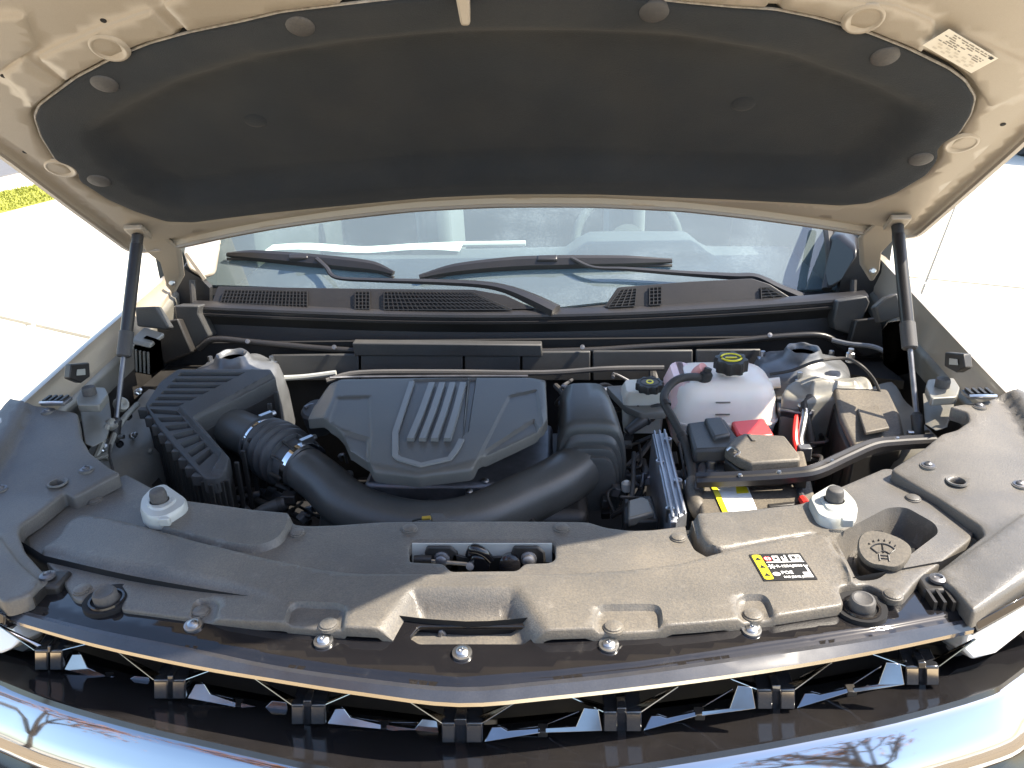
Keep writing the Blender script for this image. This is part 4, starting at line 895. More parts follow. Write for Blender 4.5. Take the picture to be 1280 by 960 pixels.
# ------------------------------------------------------------------ engine under its cover
eng = thing('engine', 'dark engine block below the plastic engine cover', 'engine', (-.05, 1.45, .66))
obj('block', box((-.06, 1.50, .78), (.46, .36, .28)), 'dark_plastic', eng, bevel=.02)
obj('head', box((-.08, 1.47, .945), (.36, .26, .06)), 'dull_steel', eng, bevel=.01)
rs = random.Random(11)
for k in range(16):
    x = rs.uniform(-.28, .34); y = rs.uniform(1.18, 1.30); z = rs.uniform(.80, .93); dx = rs.uniform(-.12, .12)
    obj('pipe', tube([(x, y, z), (x+dx*.5, y+.05, z+rs.uniform(-.02, .04)), (x+dx, y+.12, z+rs.uniform(-.05, .02))], rs.uniform(.004, .011), 8), rs.choice(['rubber', 'dull_steel', 'dark_plastic', 'bright_metal', 'rubber']), eng)
for k, (x, y, z, m) in enumerate([(606, 604, .97, 'bright_metal'), (586, 617, .96, 'bright_metal'), (480, 622, .95, 'dull_steel'), (625, 600, .96, 'dark_plastic')]):
    obj('stud', lathe([(.007, -.03), (.007, .008), (.004, .010), (0, .010)], Pz(x, y, z), (.15, -.2, 1), 10), m, eng)
obj('oil_filler', cat(lathe([(.034, -.05), (.034, 0), (.028, .006), (0, .006)], Pz(395, 512, 1.01), (-.1, -.3, 1), 20)), 'bay_plastic', eng)
obj('filler_rim', tube([Pz(395, 512, 1.016)+np.array([.03*math.cos(a), .03*math.sin(a), 0]) for a in np.linspace(.3, 2.8, 12)], .004, 6), 'dull_steel', eng)
obj('hook', tube([Pz(427, 575, .98), Pz(424, 570, 1.0), Pz(430, 568, 1.005), Pz(434, 578, .97)], .003, 6), 'dull_steel', eng)
obj('bolt', lathe([(.009, 0), (.009, .012), (0, .014)], Pz(437, 597, .965), (0, -.3, 1), 10), 'cap_rubber', eng)

# ------------------------------------------------------------------ engine cover
def zeb(x, y): return 1.028+.10*(np.asarray(y)-1.45)
def zet(x, y): return zeb(x, y)+.048
ec = thing('engine_cover', 'dark grey moulded engine cover with a shield emblem and four bars', 'engine cover', (-.06, 1.45, .95))
eo = fil(xy(G([(424, 477), (560, 474), (670, 473), (682, 478), (683, 505), (685, 548), (679, 560), (645, 577), (603, 597), (592, 612), (526, 624), (470, 615), (462, 602), (442, 590), (432, 566), (402, 546), (386, 536), (392, 522), (412, 500)], zeb)), .008)
def EF(pts, h, w, r=.008): return (fil(xy(G(pts, zet)), r), h, w)
etop = EF([(424, 474), (560, 472), (664, 472), (677, 476), (679, 495), (678, 528), (668, 541), (592, 576), (526, 592), (466, 580), (436, 562), (404, 540), (399, 531), (416, 500)], .048, .012, .01)
# the skirt leans outwards: height falls from the crease to the rim
def zskirt(x, y):
    d = sdf(etop[0], np.asarray(x, float), np.asarray(y, float)); return zeb(x, y)+.048*np.clip(1+d/.085, 0, 1)*(d <= 0)+.048*(d > 0)
efe = [EF([(420, 496), (464, 494), (466, 545), (462, 578), (404, 540)], -.003, .006),
       EF([(418, 532), (463, 545), (463, 578), (410, 545)], -.006, .008),
       EF([(635, 494), (672, 486), (680, 530), (668, 541), (594, 575)], -.0035, .006),
       EF([(606, 560), (668, 520), (676, 536), (598, 574)], -.005, .006),
       EF([(516, 474), (586, 472), (580, 545), (566, 572), (526, 580), (496, 570), (494, 540)], -.0045, .004, .006),
       EF([(586, 472), (596, 472), (586, 540), (578, 545)], -.006, .003, .002)]
obj('shell', field(eo, zskirt, efe, (), .0065, .018, .003), 'engine_plastic', ec, sharp=28)
zef = hfun(zskirt, efe)
def strap(px, w, h, nm, m, t=ec, lift=.0):
    P = [Ps(x, y, zet) for x, y in px]; P = [np.array([p[0], p[1], float(zet(p[0], p[1]))+lift]) for p in P]
    P = [q for i in range(len(P)-1) for q in ([P[i]+(P[i+1]-P[i])*k/3 for k in range(3)])]+[P[-1]]
    return obj(nm, tube(P, w, sm=1, sec=[(-1, -h/w), (1, -h/w), (.86, h/w), (-.86, h/w)]), m, t, sharp=30)
strap([(515, 478), (505, 508), (494, 541), (494, 570), (499, 574), (526, 582), (562, 574), (571, 562), (577, 550)], .0062, .0022, 'emblem_frame', 'emblem_plastic', lift=.0006)
for (x0, x1) in ((540, 513), (553, 528), (566, 543), (579, 559)): strap([(x0, 480), ((x0+x1)/2+1, 515), (x1, 550)], .0072, .004, 'emblem_bar', 'emblem_plastic', lift=.0005)

# ------------------------------------------------------------------ air filter housing
def zaf(x, y): return 1.082+.24*(np.asarray(y)-1.66)
af = thing('air_filter_box', 'black ribbed air filter box with a chevron shaped lid', 'air filter box', Pz(240, 560, .72))
AF_OUT = [(222, 461), (338, 461), (345, 472), (246, 524), (288, 573), (285, 590), (270, 598), (256, 598), (240, 582), (215, 554), (195, 530), (181, 506), (200, 477)]
ao = fil(xy(G(AF_OUT, zaf)), .006)
def AFt(pts, h, w, r=.003): return (fil(xy(G(pts, zaf)), r), h, w)
af_fe = [AFt([(316, 463), (345, 470), (245, 525), (290, 575), (284, 594), (262, 594), (274, 572), (221, 512)], .008, .006, .006)]
for k in range(6):
    r = 465.5+7.6*k; lx = 222-(r-462)*.95+7; rx = 312-(r-466)*2.15; 
    af_fe.append(AFt([(lx, r), (rx, r), (rx-9, r+4.6), (lx-4, r+4.6)], -.016, .003, .002))
for k in range(7):
    t = k/7.; lx, ly = 187+66*t, 511+76*t; rx, ry = 221+48*t, 513.5+55*t
    af_fe.append(AFt([(lx, ly), (rx, ry), (rx+5, ry+5.5), (lx+5.5, ly+6)], -.016, .003, .002))
obj('lid', field(ao, zaf, af_fe, (), .0055, .03, .003), 'bay_plastic', af, sharp=40)
wl_ = [np.array([p[0], p[1], float(zaf(p[0], p[1]))-.028]) for p in G(AF_OUT, zaf)]
cen = sum(wl_)/len(wl_)
obj('lower_box', loft([[cen+(p-cen)*.975 for p in wl_], [cen+(p-cen)*.93+np.array([0, 0, -.26]) for p in wl_]]), 'dark_plastic', af, bevel=.006)
def rib_at(a, b, n):
    for k in range(n):
        t = (k+.5)/n; p = Ps(a[0]+(b[0]-a[0])*t, a[1]+(b[1]-a[1])*t, zaf); p[2] = float(zaf(p[0], p[1]))-.012
        q = cen+(p-cen)*.955+np.array([0, 0, -.22]); obj('side_rib', bar(p, q, .006, .010, (1, 0, 0)), 'dark_plastic', af, bevel=.002)
rib_at((181, 508), (256, 598), 11); rib_at((290, 578), (348, 476), 7); rib_at((258, 599), (286, 592), 4)
for k in range(9):
    t = k/9; p = Ps(182+76*t, 507+92*t, zaf); p[2] = float(zaf(p[0], p[1])); obj('lid_tab', box(p+np.array([-.003, -.003, -.016]), (.022, .016, .022)), 'bay_plastic', af, bevel=.002)
obj('bracket_arm', bar(Pz(164, 562, .93), Pz(200, 610, .90), .02, .006), 'dark_plastic', af)

# ------------------------------------------------------------------ intake hose, clamps and duct
hose = thing('intake_hose', 'ribbed black rubber intake hose with two steel clamps', 'hose', Pz(340, 560, .85))
a, b, c, d = Pz(262, 523, .995), Pz(328, 552, .985), Pz(382, 586, .972), Pz(404, 604, .962)
u1 = (c-b)/np.linalg.norm(c-b)
obj('inlet_tube', tube([a, b], .046, 32, 1), 'duct_plastic', hose, sharp=50)
N = 7; prof = []
Lb = np.linalg.norm(c-b)
for k in range(N*8+1):
    s = k/(N*8); env = .052+.008*math.sin(math.pi*min(1, s*1.25)); prof.append((env+.0046*math.cos(2*math.pi*N*s) if s < .72 else .049+.005*(1-s)/.28*.5, s*Lb))
obj('bellows', lathe(prof, b, u1, 36), 'bellows_rubber', hose, sharp=60)
ub = basis(u1)
for k in range(10):
    an = 2*math.pi*k/10; rd = ub[0]*math.cos(an)+ub[1]*math.sin(an)
    obj('gusset', prism([b+u1*(Lb*.74)+rd*.052, b+u1*(Lb*.95)+rd*.050, b+u1*(Lb*.95)+rd*.055, b+u1*(Lb*.74)+rd*.060], np.cross(u1, rd)*.004), 'rubber', hose)
for p, r in ((b+u1*.004, .0515), (c-u1*.006, .0515)):
    cl = obj('hose_clamp', lathe([(r, -.007), (r+.0022, -.007), (r+.0022, .007), (r, .007)], p, u1, 40), 'chrome', hose, sharp=30)
    hh = p+ub[1]*(r+.006)+ub[0]*.012*(1 if (ub[0])[0] > 0 else -1)
    obj('clamp_screw', cat(bar(hh-ub[0]*.014, hh+ub[0]*.014, .014, .009, u1), lathe([(.006, 0), (.006, .008), (0, .008)], hh+ub[0]*.014, ub[0], 8)), 'bright_metal', cl)
duct = thing('intake_duct', 'smooth black plastic intake duct sweeping across the front of the engine', 'duct', Pz(560, 640, .85))
dpx = [(382, 586, .972), (406, 605, .962), (432, 629, .950), (470, 648, .940), (530, 660, .938), (590, 652, .940), (650, 626, .945), (702, 600, .950), (732, 574, .955), (738, 548, .962), (738, 512, .985)]
obj('pipe', tube([Pz(x, y, z) for x, y, z in dpx], [.045, .046, .048, .049, .050, .050, .051, .052, .052, .049, .046], 36, 7), 'duct_plastic', duct, sharp=60)
obj('moulded_bulge', lathe([(.0, .030), (.012, .028), (.022, .020), (.028, .004), (.028, -.02)], Pz(428, 618, .966), (-.2, -.35, 1), 24), 'duct_plastic', duct, sharp=60)
obj('resonator_foot', loft([[Pz(x, y, .945) for x, y in [(398, 630), (425, 620), (470, 648), (500, 662), (440, 662)]], [Pz(x, y, .87) for x, y in [(395, 668), (425, 660), (480, 676), (510, 690), (430, 690)]]]), 'duct_plastic', duct, bevel=.012, seg=3)
obj('seam', tube([Pz(x, y+26, z-.03) for x, y, z in dpx[5:9]], .004, 8), 'bay_plastic', duct)
obj('lug', box(Pz(362, 622, .93), (.03, .025, .02)), 'dark_plastic', duct, bevel=.003)
sn = thing('intake_sensor', 'small black sensor plug below the rubber intake hose', 'sensor', Pz(345, 632, .9))
obj('body', tube([Pz(318, 643, .91), Pz(330, 637, .915), Pz(346, 632, .92), Pz(358, 628, .925)], [.009, .011, .014, .013], 14, 3), 'bay_plastic', sn, sharp=30)
obj('collar', lathe([(.016, -.004), (.016, .006)], Pz(350, 631, .921), Pz(358, 628, .925)-Pz(340, 634, .92), 14), 'dark_plastic', sn)

# ------------------------------------------------------------------ resonator box
rb_ = thing('resonator_box', 'black arched intake resonator between engine cover and brake reservoir', 'resonator', Pz(735, 530, .85))
def arch(cx, cy, z0, w, h, n=22):
    out = []
    for k in range(n+1):
        a = math.pi*k/n; ca_, sa_ = math.cos(a), math.sin(a)
        e = 2/4.2; x = abs(ca_)**e*math.copysign(1, ca_); y = sa_**e
        out.append(np.array([cx+w*x, cy, z0+h*y]))
    return out
p0, p1 = Pz(694, 520, 1.02), Pz(776, 520, 1.02); cx = (p0[0]+p1[0])/2; w0 = (p1[0]-p0[0])/2
yb, yf = Pz(735, 478, 1.075)[1], Pz(735, 526, 1.055)[1]
obj('shell', loft([arch(cx-.006, yb+.03, .95, w0*.60, .08), arch(cx-.006, yb+.018, .94, w0*.76, .118), arch(cx-.006, yb-.01, .92, w0*.84, .158), arch(cx, (yb+yf)/2, .90, w0*.95, .170), arch(cx+.003, yf+.012, .88, w0*1.04, .176), arch(cx+.003, yf, .875, w0*1.05, .176), arch(cx+.003, yf-.006, .875, w0*.99, .168), arch(cx+.003, yf-.006, .875, w0*.90, .155)], True, False), 'duct_plastic', rb_, sharp=40)
for k, (s, o_) in enumerate(((.92, -.012), (.82, -.024), (.73, -.034))):
    obj('arch_step', loft([arch(cx+.003, yf-.004, .875, w0*s, .176*s-.006), arch(cx+.003, yf+o_, .873, w0*s, .172*s-.008), arch(cx+.003, yf+o_-.003, .873, w0*(s-.05), .172*(s-.05)-.008)], True, False), 'duct_plastic', rb_, sharp=40)
obj('foot_lug', box(Pz(781, 556, .93), (.03, .02, .012)), 'duct_plastic', rb_, bevel=.002)
# ------------------------------------------------------------------ brake fluid reservoir
def rrect(cx, cy, z, w, d, r, n=5, rot=0):
    out = []
    for sx, sy, a0 in ((1, 1, 0), (-1, 1, 90), (-1, -1, 180), (1, -1, 270)):
        for k in range(n+1):
            a = math.radians(a0+90*k/n); x = sx*(w-r)+r*math.cos(a); y = sy*(d-r)+r*math.sin(a)
            out.append(np.array([cx+x*math.cos(rot)-y*math.sin(rot), cy+x*math.sin(rot)+y*math.cos(rot), z]))
    return out
def ribbed_cap(t, p, r, h, ax, m, n=40, depth=.0018, name='cap'):
    x, y, z = basis(ax); rings = []
    for rr, hh in ((r, 0), (r, h*.75), (r*.94, h), (r*.72, h+.001), (r*.70, h-.001), (.001, h-.001)):
        rings.append([p+x*((rr+(depth*(1 if (k//2) % 2 else -1) if rr > r*.9 else 0))*math.cos(2*math.pi*k/n))+y*((rr+(depth*(1 if (k//2) % 2 else -1) if rr > r*.9 else 0))*math.sin(2*math.pi*k/n))+z*hh for k in range(n)])
    return obj(name, loft(rings), m, t, sharp=30)
br = thing('brake_fluid_reservoir', 'cream brake fluid reservoir with a round black cap', 'reservoir', Pz(800, 510, .92))
c0 = Pz(806, 500, 1.0)
obj('tank', loft([rrect(c0[0]-.004, c0[1]+.01, .93, .042, .035, .012), rrect(c0[0]-.004, c0[1]+.01, 1.015, .046, .04, .014), rrect(c0[0], c0[1]+.01, 1.03, .042, .036, .014), rrect(c0[0]+.004, c0[1]+.01, 1.034, .032, .028, .012)]), 'brake_plastic', br, sharp=40)
obj('flange', field(fil(xy(G([(757, 482), (830, 478), (838, 500), (832, 515), (800, 516), (782, 508)], 1.0)), .008), flat(1.0), (), (), .02, .012, .004), 'bay_paint', br)
obj('neck', lathe([(.023, 0), (.023, .02)], Pz(812, 487, 1.034), n=20), 'brake_plastic', br)
cp = ribbed_cap(br, Pz(812, 486, 1.05), .0285, .016, (0, -.05, 1), 'dark_plastic')
cpt = Pz(812, 486, 1.05)+np.array([0, 0, .0158])
obj('cap_label', lathe([(.019, 0), (.019, .0006), (0, .0006)], cpt, n=24), 'cap_rubber', cp); obj('yellow_symbol', lathe([(.009, .0), (.009, .0008), (0, .0008)], cpt+np.array([0, 0, .0004]), n=16, sx=1.25, sy=.9), 'yellow_print', cp)
obj('symbol_ring', lathe([(.0045, .0), (.0045, .001), (0, .001)], cpt+np.array([0, 0, .0009]), n=14), 'black_print', cp)
# ------------------------------------------------------------------ coolant tank
ct = thing('coolant_tank', 'translucent white coolant expansion tank with a ribbed black cap', 'coolant tank', Pz(900, 520, .88))
c0 = Pz(902, 495, 1.02); A0, A1 = Pz(836, 500, 1.0), Pz(966, 500, 1.0); hw = (A1[0]-A0[0])/2; cx = (A0[0]+A1[0])/2; cy = c0[1]+.035
cx_t, cy_t = cx, cy
obj('body', loft([rrect(cx, cy, .905, hw*.86, .07, .035), rrect(cx, cy, .925, hw*.95, .082, .04), rrect(cx, cy, .960, hw*.985, .088, .04), rrect(cx, cy, .972, hw*1.0, .092, .04), rrect(cx, cy, .985, hw*1.0, .092, .04), rrect(cx, cy, .995, hw*.985, .088, .04), rrect(cx, cy, 1.03, hw*.96, .084, .045), rrect(cx, cy, 1.048, hw*.90, .078, .045), rrect(cx, cy, 1.058, hw*.80, .068, .04), rrect(cx, cy, 1.062, hw*.62, .05, .03)]), 'tank_plastic', ct, sharp=60)
obj('pink_side', loft([rrect(cx-hw*.78, cy+.01, .93, hw*.2, .072, .02), rrect(cx-hw*.80, cy+.01, 1.02, hw*.24, .08, .03), rrect(cx-hw*.74, cy+.01, 1.06, hw*.2, .06, .03)]), 'tank_pinkish', ct, sharp=60)
obj('pink_spout', tube([Pz(868, 474, 1.05), Pz(872, 466, 1.07), Pz(880, 460, 1.085)], .013, 14), 'tank_pink', ct)
obj('neck', lathe([(.028, 0), (.028, .03)], Pz(913, 466, 1.06), n=20), 'tank_plastic', ct)
pc = Pz(913, 461, 1.075); cp = ribbed_cap(ct, pc, .034, .026, (0, -.08, 1), 'dark_plastic', 32, .0025)
for a0, a1 in ((.2, 2.9), (3.4, 6.0)): obj('yellow_arc', tube([pc+np.array([.021*math.cos(a), .021*math.sin(a), .0265]) for a in np.linspace(a0, a1, 14)], .0022, 6, 1), 'yellow_print', cp)
obj('yellow_bar', bar(pc+np.array([-.012, 0, .0262]), pc+np.array([.012, .0, .0262]), .005, .002), 'yellow_print', cp)
obj('side_nipple', tube([Pz(958, 480, 1.03), Pz(975, 478, 1.035)], .012, 12, 1), 'tank_plastic', ct)
obj('seam', loft([rrect(cx, cy, .976, hw*1.022, .096, .042), rrect(cx, cy, .981, hw*1.022, .096, .042)]), 'tank_plastic', ct)
# ------------------------------------------------------------------ hoses and harness on the right
def cable(name, label, cat_, pts, r, m, n=10, group=None):
    o = obj(name, tube([Pz(*p) for p in pts], r, n, 6), m, sharp=60); return tag(o, label, cat_, group)
hs1 = thing('coolant_hose', 'thin black hose curving down from the coolant tank past the brake reservoir', 'hose', Pz(860, 590, .9))
obj('pipe', tube([Pz(*p) for p in [(882, 474, 1.06), (868, 471, 1.075), (848, 474, 1.08), (834, 486, 1.07), (830, 502, 1.06), (842, 525, 1.04), (856, 552, 1.02), (863, 580, 1.0), (866, 603, .99)]], .0085, 14, 6), 'rubber', hs1)
obj('elbow', cat(lathe([(.014, -.01), (.014, .012), (.010, .016)], Pz(881, 473, 1.065), (.3, .1, 1), 14), lathe([(.008, .016), (.008, .024), (0, .024)], Pz(881, 473, 1.065), (.3, .1, 1), 10)), 'dark_plastic', hs1)
obj('sunlit_hose_end', tube([Pz(866, 600, .99), Pz(867, 618, .98), Pz(873, 636, .97), Pz(886, 655, .94)], [.012, .015, .016, .016], 16, 5), 'dusty_box_plastic', hs1)  # lower end of the hose, sunlight put into its lighter colour
for x, y, z in ((832, 505, 1.058), (853, 545, 1.025)): obj('hose_clip', lathe([(.0105, -.005), (.0105, .005)], Pz(x, y, z), Pz(x+5, y+10, z-.01)-Pz(x, y, z), 14), 'dark_plastic', hs1)
vac = thing('vacuum_connector', 'stubby black quick connector beside the brake reservoir', 'connector', Pz(805, 520, .95))
obj('body', tube([Pz(784, 540, .96), Pz(800, 528, .975), Pz(815, 516, .985), Pz(830, 503, 1.0)], [.010, .013, .016, .012], 14, 4), 'bay_plastic', vac)
for k in range(4): obj('rib', lathe([(.017, -.002), (.017, .002)], Pz(806+5*k, 523-4.3*k, .98+.002*k), Pz(830, 503, 1.0)-Pz(800, 528, .975), 14), 'bay_plastic', vac)
vac2 = thing('black_solenoid', 'small black solenoid in front of the coolant tank', 'solenoid', Pz(853, 515, .95))
obj('body', lathe([(.015, -.05), (.015, -.01), (.019, -.008), (.019, .012), (.013, .016), (0, .016)], Pz(853, 506, 1.0), (.1, -.1, 1), 18), 'dark_plastic', vac2, sharp=30); obj('plug', box(Pz(866, 520, .985), (.03, .02, .018)), 'dark_plastic', vac2, bevel=.003)
# ------------------------------------------------------------------ finned control module
ecm = thing('control_module', 'silver finned control module standing on edge left of the battery', 'control module', Pz(835, 620, .8))
T0, T1, B1, B0 = Pz(815, 542, 1.0), Pz(834, 540, 1.0), Pz(859, 640, .985), Pz(838, 652, .985)
obj('top_edge', prism([T0, T1, B1, B0], (0, 0, -.03)), 'cast_aluminium', ecm, bevel=.003)
obj('side_plate', prism([T0, B0, B0+np.array([-.008, -.01, -.14]), T0+np.array([-.008, 0, -.14])], (.012, 0, 0)), 'cast_aluminium', ecm, bevel=.002)
for k in range(3):
    t = .15+.33*k; a, b = T0+(T1-T0)*t, B0+(B1-B0)*t; obj('fin', bar(a+np.array([0, 0, .003]), b+np.array([0, 0, .003]), .004, .010), 'cast_aluminium', ecm, bevel=.001)
for k, t in enumerate((.12, .38, .62, .90)):
    p = T0+(B0-T0)*t+(T1-T0)*(.1 if k % 2 else .9); obj('screw_boss', lathe([(.008, -.02), (.008, .006), (.005, .007), (.004, .003), (0, .003)], p, n=12), 'bright_metal' if k == 3 else 'cast_aluminium', ecm)
obj('plug_block', prism([Pz(x, y, .955) for x, y in [(778, 622), (815, 618), (824, 650), (780, 652)]], (0, 0, -.06)), 'dark_plastic', ecm, bevel=.005)
obj('plug_cover', prism([Pz(x, y, .965) for x, y in [(785, 625), (802, 620), (812, 624), (818, 640), (785, 648)]], (0, 0, -.02)), 'bay_paint', ecm, bevel=.004)
obj('rubber_nub', lathe([(.010, -.01), (.010, .006), (.005, .010), (0, .010)], Pz(783, 607, .94), n=14), 'bracket_paint', ecm)
# ------------------------------------------------------------------ battery, fuse box, terminal covers
def zb(x, y): return .985+0*np.asarray(x)
bat = thing('battery', 'black car battery with a white and yellow label', 'battery', Pz(945, 620, .78))
bp = [Pz(x, y, .985) for x, y in [(866, 575), (1005, 562), (1024, 640), (1018, 652), (880, 662)]]
obj('case', prism(bp, (0, 0, -.20)), 'dusty_box_plastic', bat, bevel=.006)
obj('vent_strip', prism([Pz(x, y, .992) for x, y in [(866, 576), (905, 573), (910, 588), (872, 592)]], (0, 0, -.006)), 'tower_metal', bat, bevel=.003)
obj('terminal', lathe([(.010, -.01), (.010, .012), (.007, .014), (0, .014)], Pz(889, 583, .995), n=14), 'bright_metal', bat)
lab = obj('label', prism([Pz(x, y, .9865) for x, y in [(887, 604), (931, 600), (950, 646), (907, 649)]], (0, 0, .0008)), 'white_print', bat)
obj('yellow_stripe', prism([Pz(x, y, .9877) for x, y in [(887, 604), (894, 603.5), (914, 648.5), (907, 649)]], (0, 0, .0005)), 'yellow_print', lab)
obj('yellow_patch', prism([Pz(x, y, .9877) for x, y in [(919, 603), (931, 602), (936, 616), (921, 617)]], (0, 0, .0005)), 'yellow_print', lab)
obj('orange_line', prism([Pz(x, y, .9877) for x, y in [(896, 602.5), (929, 600.5), (929.6, 602.6), (897, 604.6)]], (0, 0, .0006)), 'leaf_orange', lab)
obj('clamp_bar', bar(Pz(960, 634, .99), Pz(1000, 630, .99), .010, .008), 'dark_plastic', bat, bevel=.002)
tc_ = thing('terminal_cover', 'black battery terminal cover in front of the coolant tank', 'cover', Pz(890, 540, .98))
tp = [Pz(x, y, 1.035) for x, y in [(858, 528), (905, 522), (928, 552), (922, 560), (868, 562)]]
obj('lid', prism(tp, (0, 0, -.03)), 'bay_plastic', tc_, bevel=.006); obj('ridge', prism([Pz(x, y, 1.045) for x, y in [(880, 522), (902, 520), (914, 542), (892, 546)]], (0, 0, -.02)), 'bay_plastic', tc_, bevel=.005)
rc = tag(obj('red_terminal_cap', prism([Pz(x, y, 1.04) for x, y in [(914, 526), (955, 522), (968, 543), (938, 546), (922, 544)]], (0, 0, -.035), 1.02), 'red_plastic', bevel=.005), 'bright red battery terminal cap behind the fuse box', 'terminal cap')
fb = thing('fuse_box', 'dusty fuse box lid sitting on the battery', 'fuse box', Pz(955, 575, .98))
fp = [Pz(x, y, 1.045) for x, y in [(906, 560), (918, 546), (930, 541), (981, 544), (1000, 568), (1001, 574), (938, 578), (924, 572)]]
obj('lid', prism(fp, (0, 0, -.022), 1.01), 'dusty_box_plastic', fb, bevel=.005, seg=3)
obj('base', prism([p+np.array([0, 0, -.024]) for p in fp], (0, 0, -.03), .97), 'dark_plastic', fb, bevel=.004)
obj('lid_ridge', prism([Pz(x, y, 1.048) for x, y in [(934, 542), (939, 542), (945, 550), (940, 550)]], (0, 0, -.006)), 'dusty_box_plastic', fb, bevel=.001)
obj('catch', cat(box(Pz(916, 566, 1.035), (.022, .02, .012)), box(Pz(914, 563, 1.044), (.012, .006, .006)), box(Pz(920, 567, 1.044), (.012, .006, .006))), 'dusty_box_plastic', fb, bevel=.002)
obj('catch_loop', tube([Pz(908, 563, 1.045), Pz(915, 559, 1.05), Pz(924, 565, 1.048), Pz(918, 571, 1.04)], .0025, 6), 'bright_metal', fb)
# ------------------------------------------------------------------ relay box on the right
rx = thing('relay_box', 'tall black relay box with a sunlit sloping lid beside the right strut', 'relay box', Pz(1085, 560, .75))
def zr(y): return 1.035
top = [Pz(x, y, z) for x, y, z in [(1042, 483, 1.05), (1060, 487, 1.05), (1110, 485, 1.05), (1126, 518, 1.03), (1132, 545, 1.015), (1100, 552, 1.015), (1068, 558, 1.015), (1050, 520, 1.03)]]
obj('lid', prism([top[0]]+top[2:], (0, 0, -.02)), 'dusty_box_plastic', rx, bevel=.008, seg=3)
obj('case', prism([p+np.array([0, .0, -.022]) for p in [top[0]]+top[2:]], (-.03, -.015, -.30), .98), 'dark_plastic', rx, bevel=.008)
for k in range(4):
    a = top[0]+(top[6]-top[0])*(.18+.22*k); obj('side_rib', bar(a+np.array([-.002, 0, -.03]), a+np.array([-.03, -.012, -.25]), .006, .006, (1, 0, 0)), 'dark_plastic', rx)
pc_ = Pz(1087, 521, 1.033); obj('raised_panel', prism([Pz(x, y, 1.038) for x, y in [(1072, 510), (1098, 506), (1112, 534), (1082, 540)]], (0, .0, -.008)), 'dusty_box_plastic', rx, bevel=.002)
sp_ = tag(obj('air_guide_panel', prism([Pz(x, y, .93) for x, y in [(1060, 602), (1085, 580), (1152, 562), (1172, 570), (1110, 610)]], (0, 0, -.01)), 'bay_plastic', bevel=.003), 'smooth dark air guide panel under the curved seal bar at right', 'panel')
sb_ = thing('seal_bar', 'long black bent seal bar crossing above the battery', 'bar', Pz(1000, 590, .99))
bar_px = [(870, 599, 1.015), (930, 597, 1.02), (990, 593, 1.025), (1020, 588, 1.028), (1055, 572, 1.03), (1090, 557, 1.035), (1120, 553, 1.035), (1168, 550, 1.035)]
obj('channel', tube([Pz(*p) for p in bar_px], .0135, sm=6, sec=[(-1, -.7), (1, -.7), (1.05, .1), (.8, .55), (.5, .7), (.2, .3), (-.2, .3), (-.5, .7), (-.8, .55), (-1.05, .1)]), 'wiper_black', sb_, sharp=25)
for x, y, z in ((925, 595, 1.028), (974, 591, 1.032), (1040, 577, 1.036), (1122, 549, 1.043)): obj('stud', lathe([(.004, 0), (.003, .004), (0, .004)], Pz(x, y, z), n=8), 'bright_metal', sb_)
obj('end_clip', box(Pz(1000, 602, 1.0), (.02, .014, .022)), 'dark_plastic', sb_, bevel=.002)
hr = thing('wiring_harness', 'loom of black, red and braided wires between battery and relay box', 'wiring', Pz(1000, 550, .9))
obj('braided_sleeve', tube([Pz(1000, 505, 1.02), Pz(1006, 515, 1.01), Pz(1003, 535, .99), Pz(1000, 552, .97), Pz(1004, 575, .95)], .008, 10), 'bright_metal', hr)
obj('red_wire', tube([Pz(996, 520, 1.0), Pz(994, 540, .985), Pz(995, 556, .97), Pz(1003, 580, .95)], .006, 8), 'red_plastic', hr)
obj('black_loom', tube([Pz(1020, 500, 1.02), Pz(1012, 497, 1.03), Pz(1004, 506, 1.02), Pz(1010, 530, .99), Pz(1016, 560, .95)], .009, 10), 'rubber', hr)
obj('plug', box(Pz(1005, 566, .97), (.025, .02, .03)), 'tower_metal', hr, bevel=.002)
obj('tail', tube([Pz(997, 600, .99), Pz(1000, 615, .985), Pz(1006, 628, 1.0), Pz(1016, 638, 1.02), Pz(1024, 643, 1.04)], .006, 8), 'dull_steel', hr)
obj('red_tape', tube([Pz(1003, 624, .997), Pz(1008, 631, 1.008)], .0072, 8, 1), 'red_plastic', hr); obj('red_tape', tube([Pz(1016, 638.5, 1.022), Pz(1021, 641.5, 1.033)], .0072, 8, 1), 'red_plastic', hr)
tag(obj('thin_cable', tube([Pz(*p) for p in [(962, 468, 1.07), (990, 463, 1.08), (1020, 452, 1.10), (1055, 448, 1.10), (1075, 456, 1.10), (1092, 474, 1.07), (1104, 500, 1.03)]], .0035, 8), 'rubber'), 'thin black cable arching in front of the right strut tower', 'cable')
tag(obj('washer_pipe', tube([Py(1040, 425, 1.88), Py(1062, 430, 1.86), Py(1090, 433, 1.84), Py(1108, 440, 1.82)], .006, 8), 'tower_metal'), 'small grey pipe at the right end of the cowl', 'pipe')
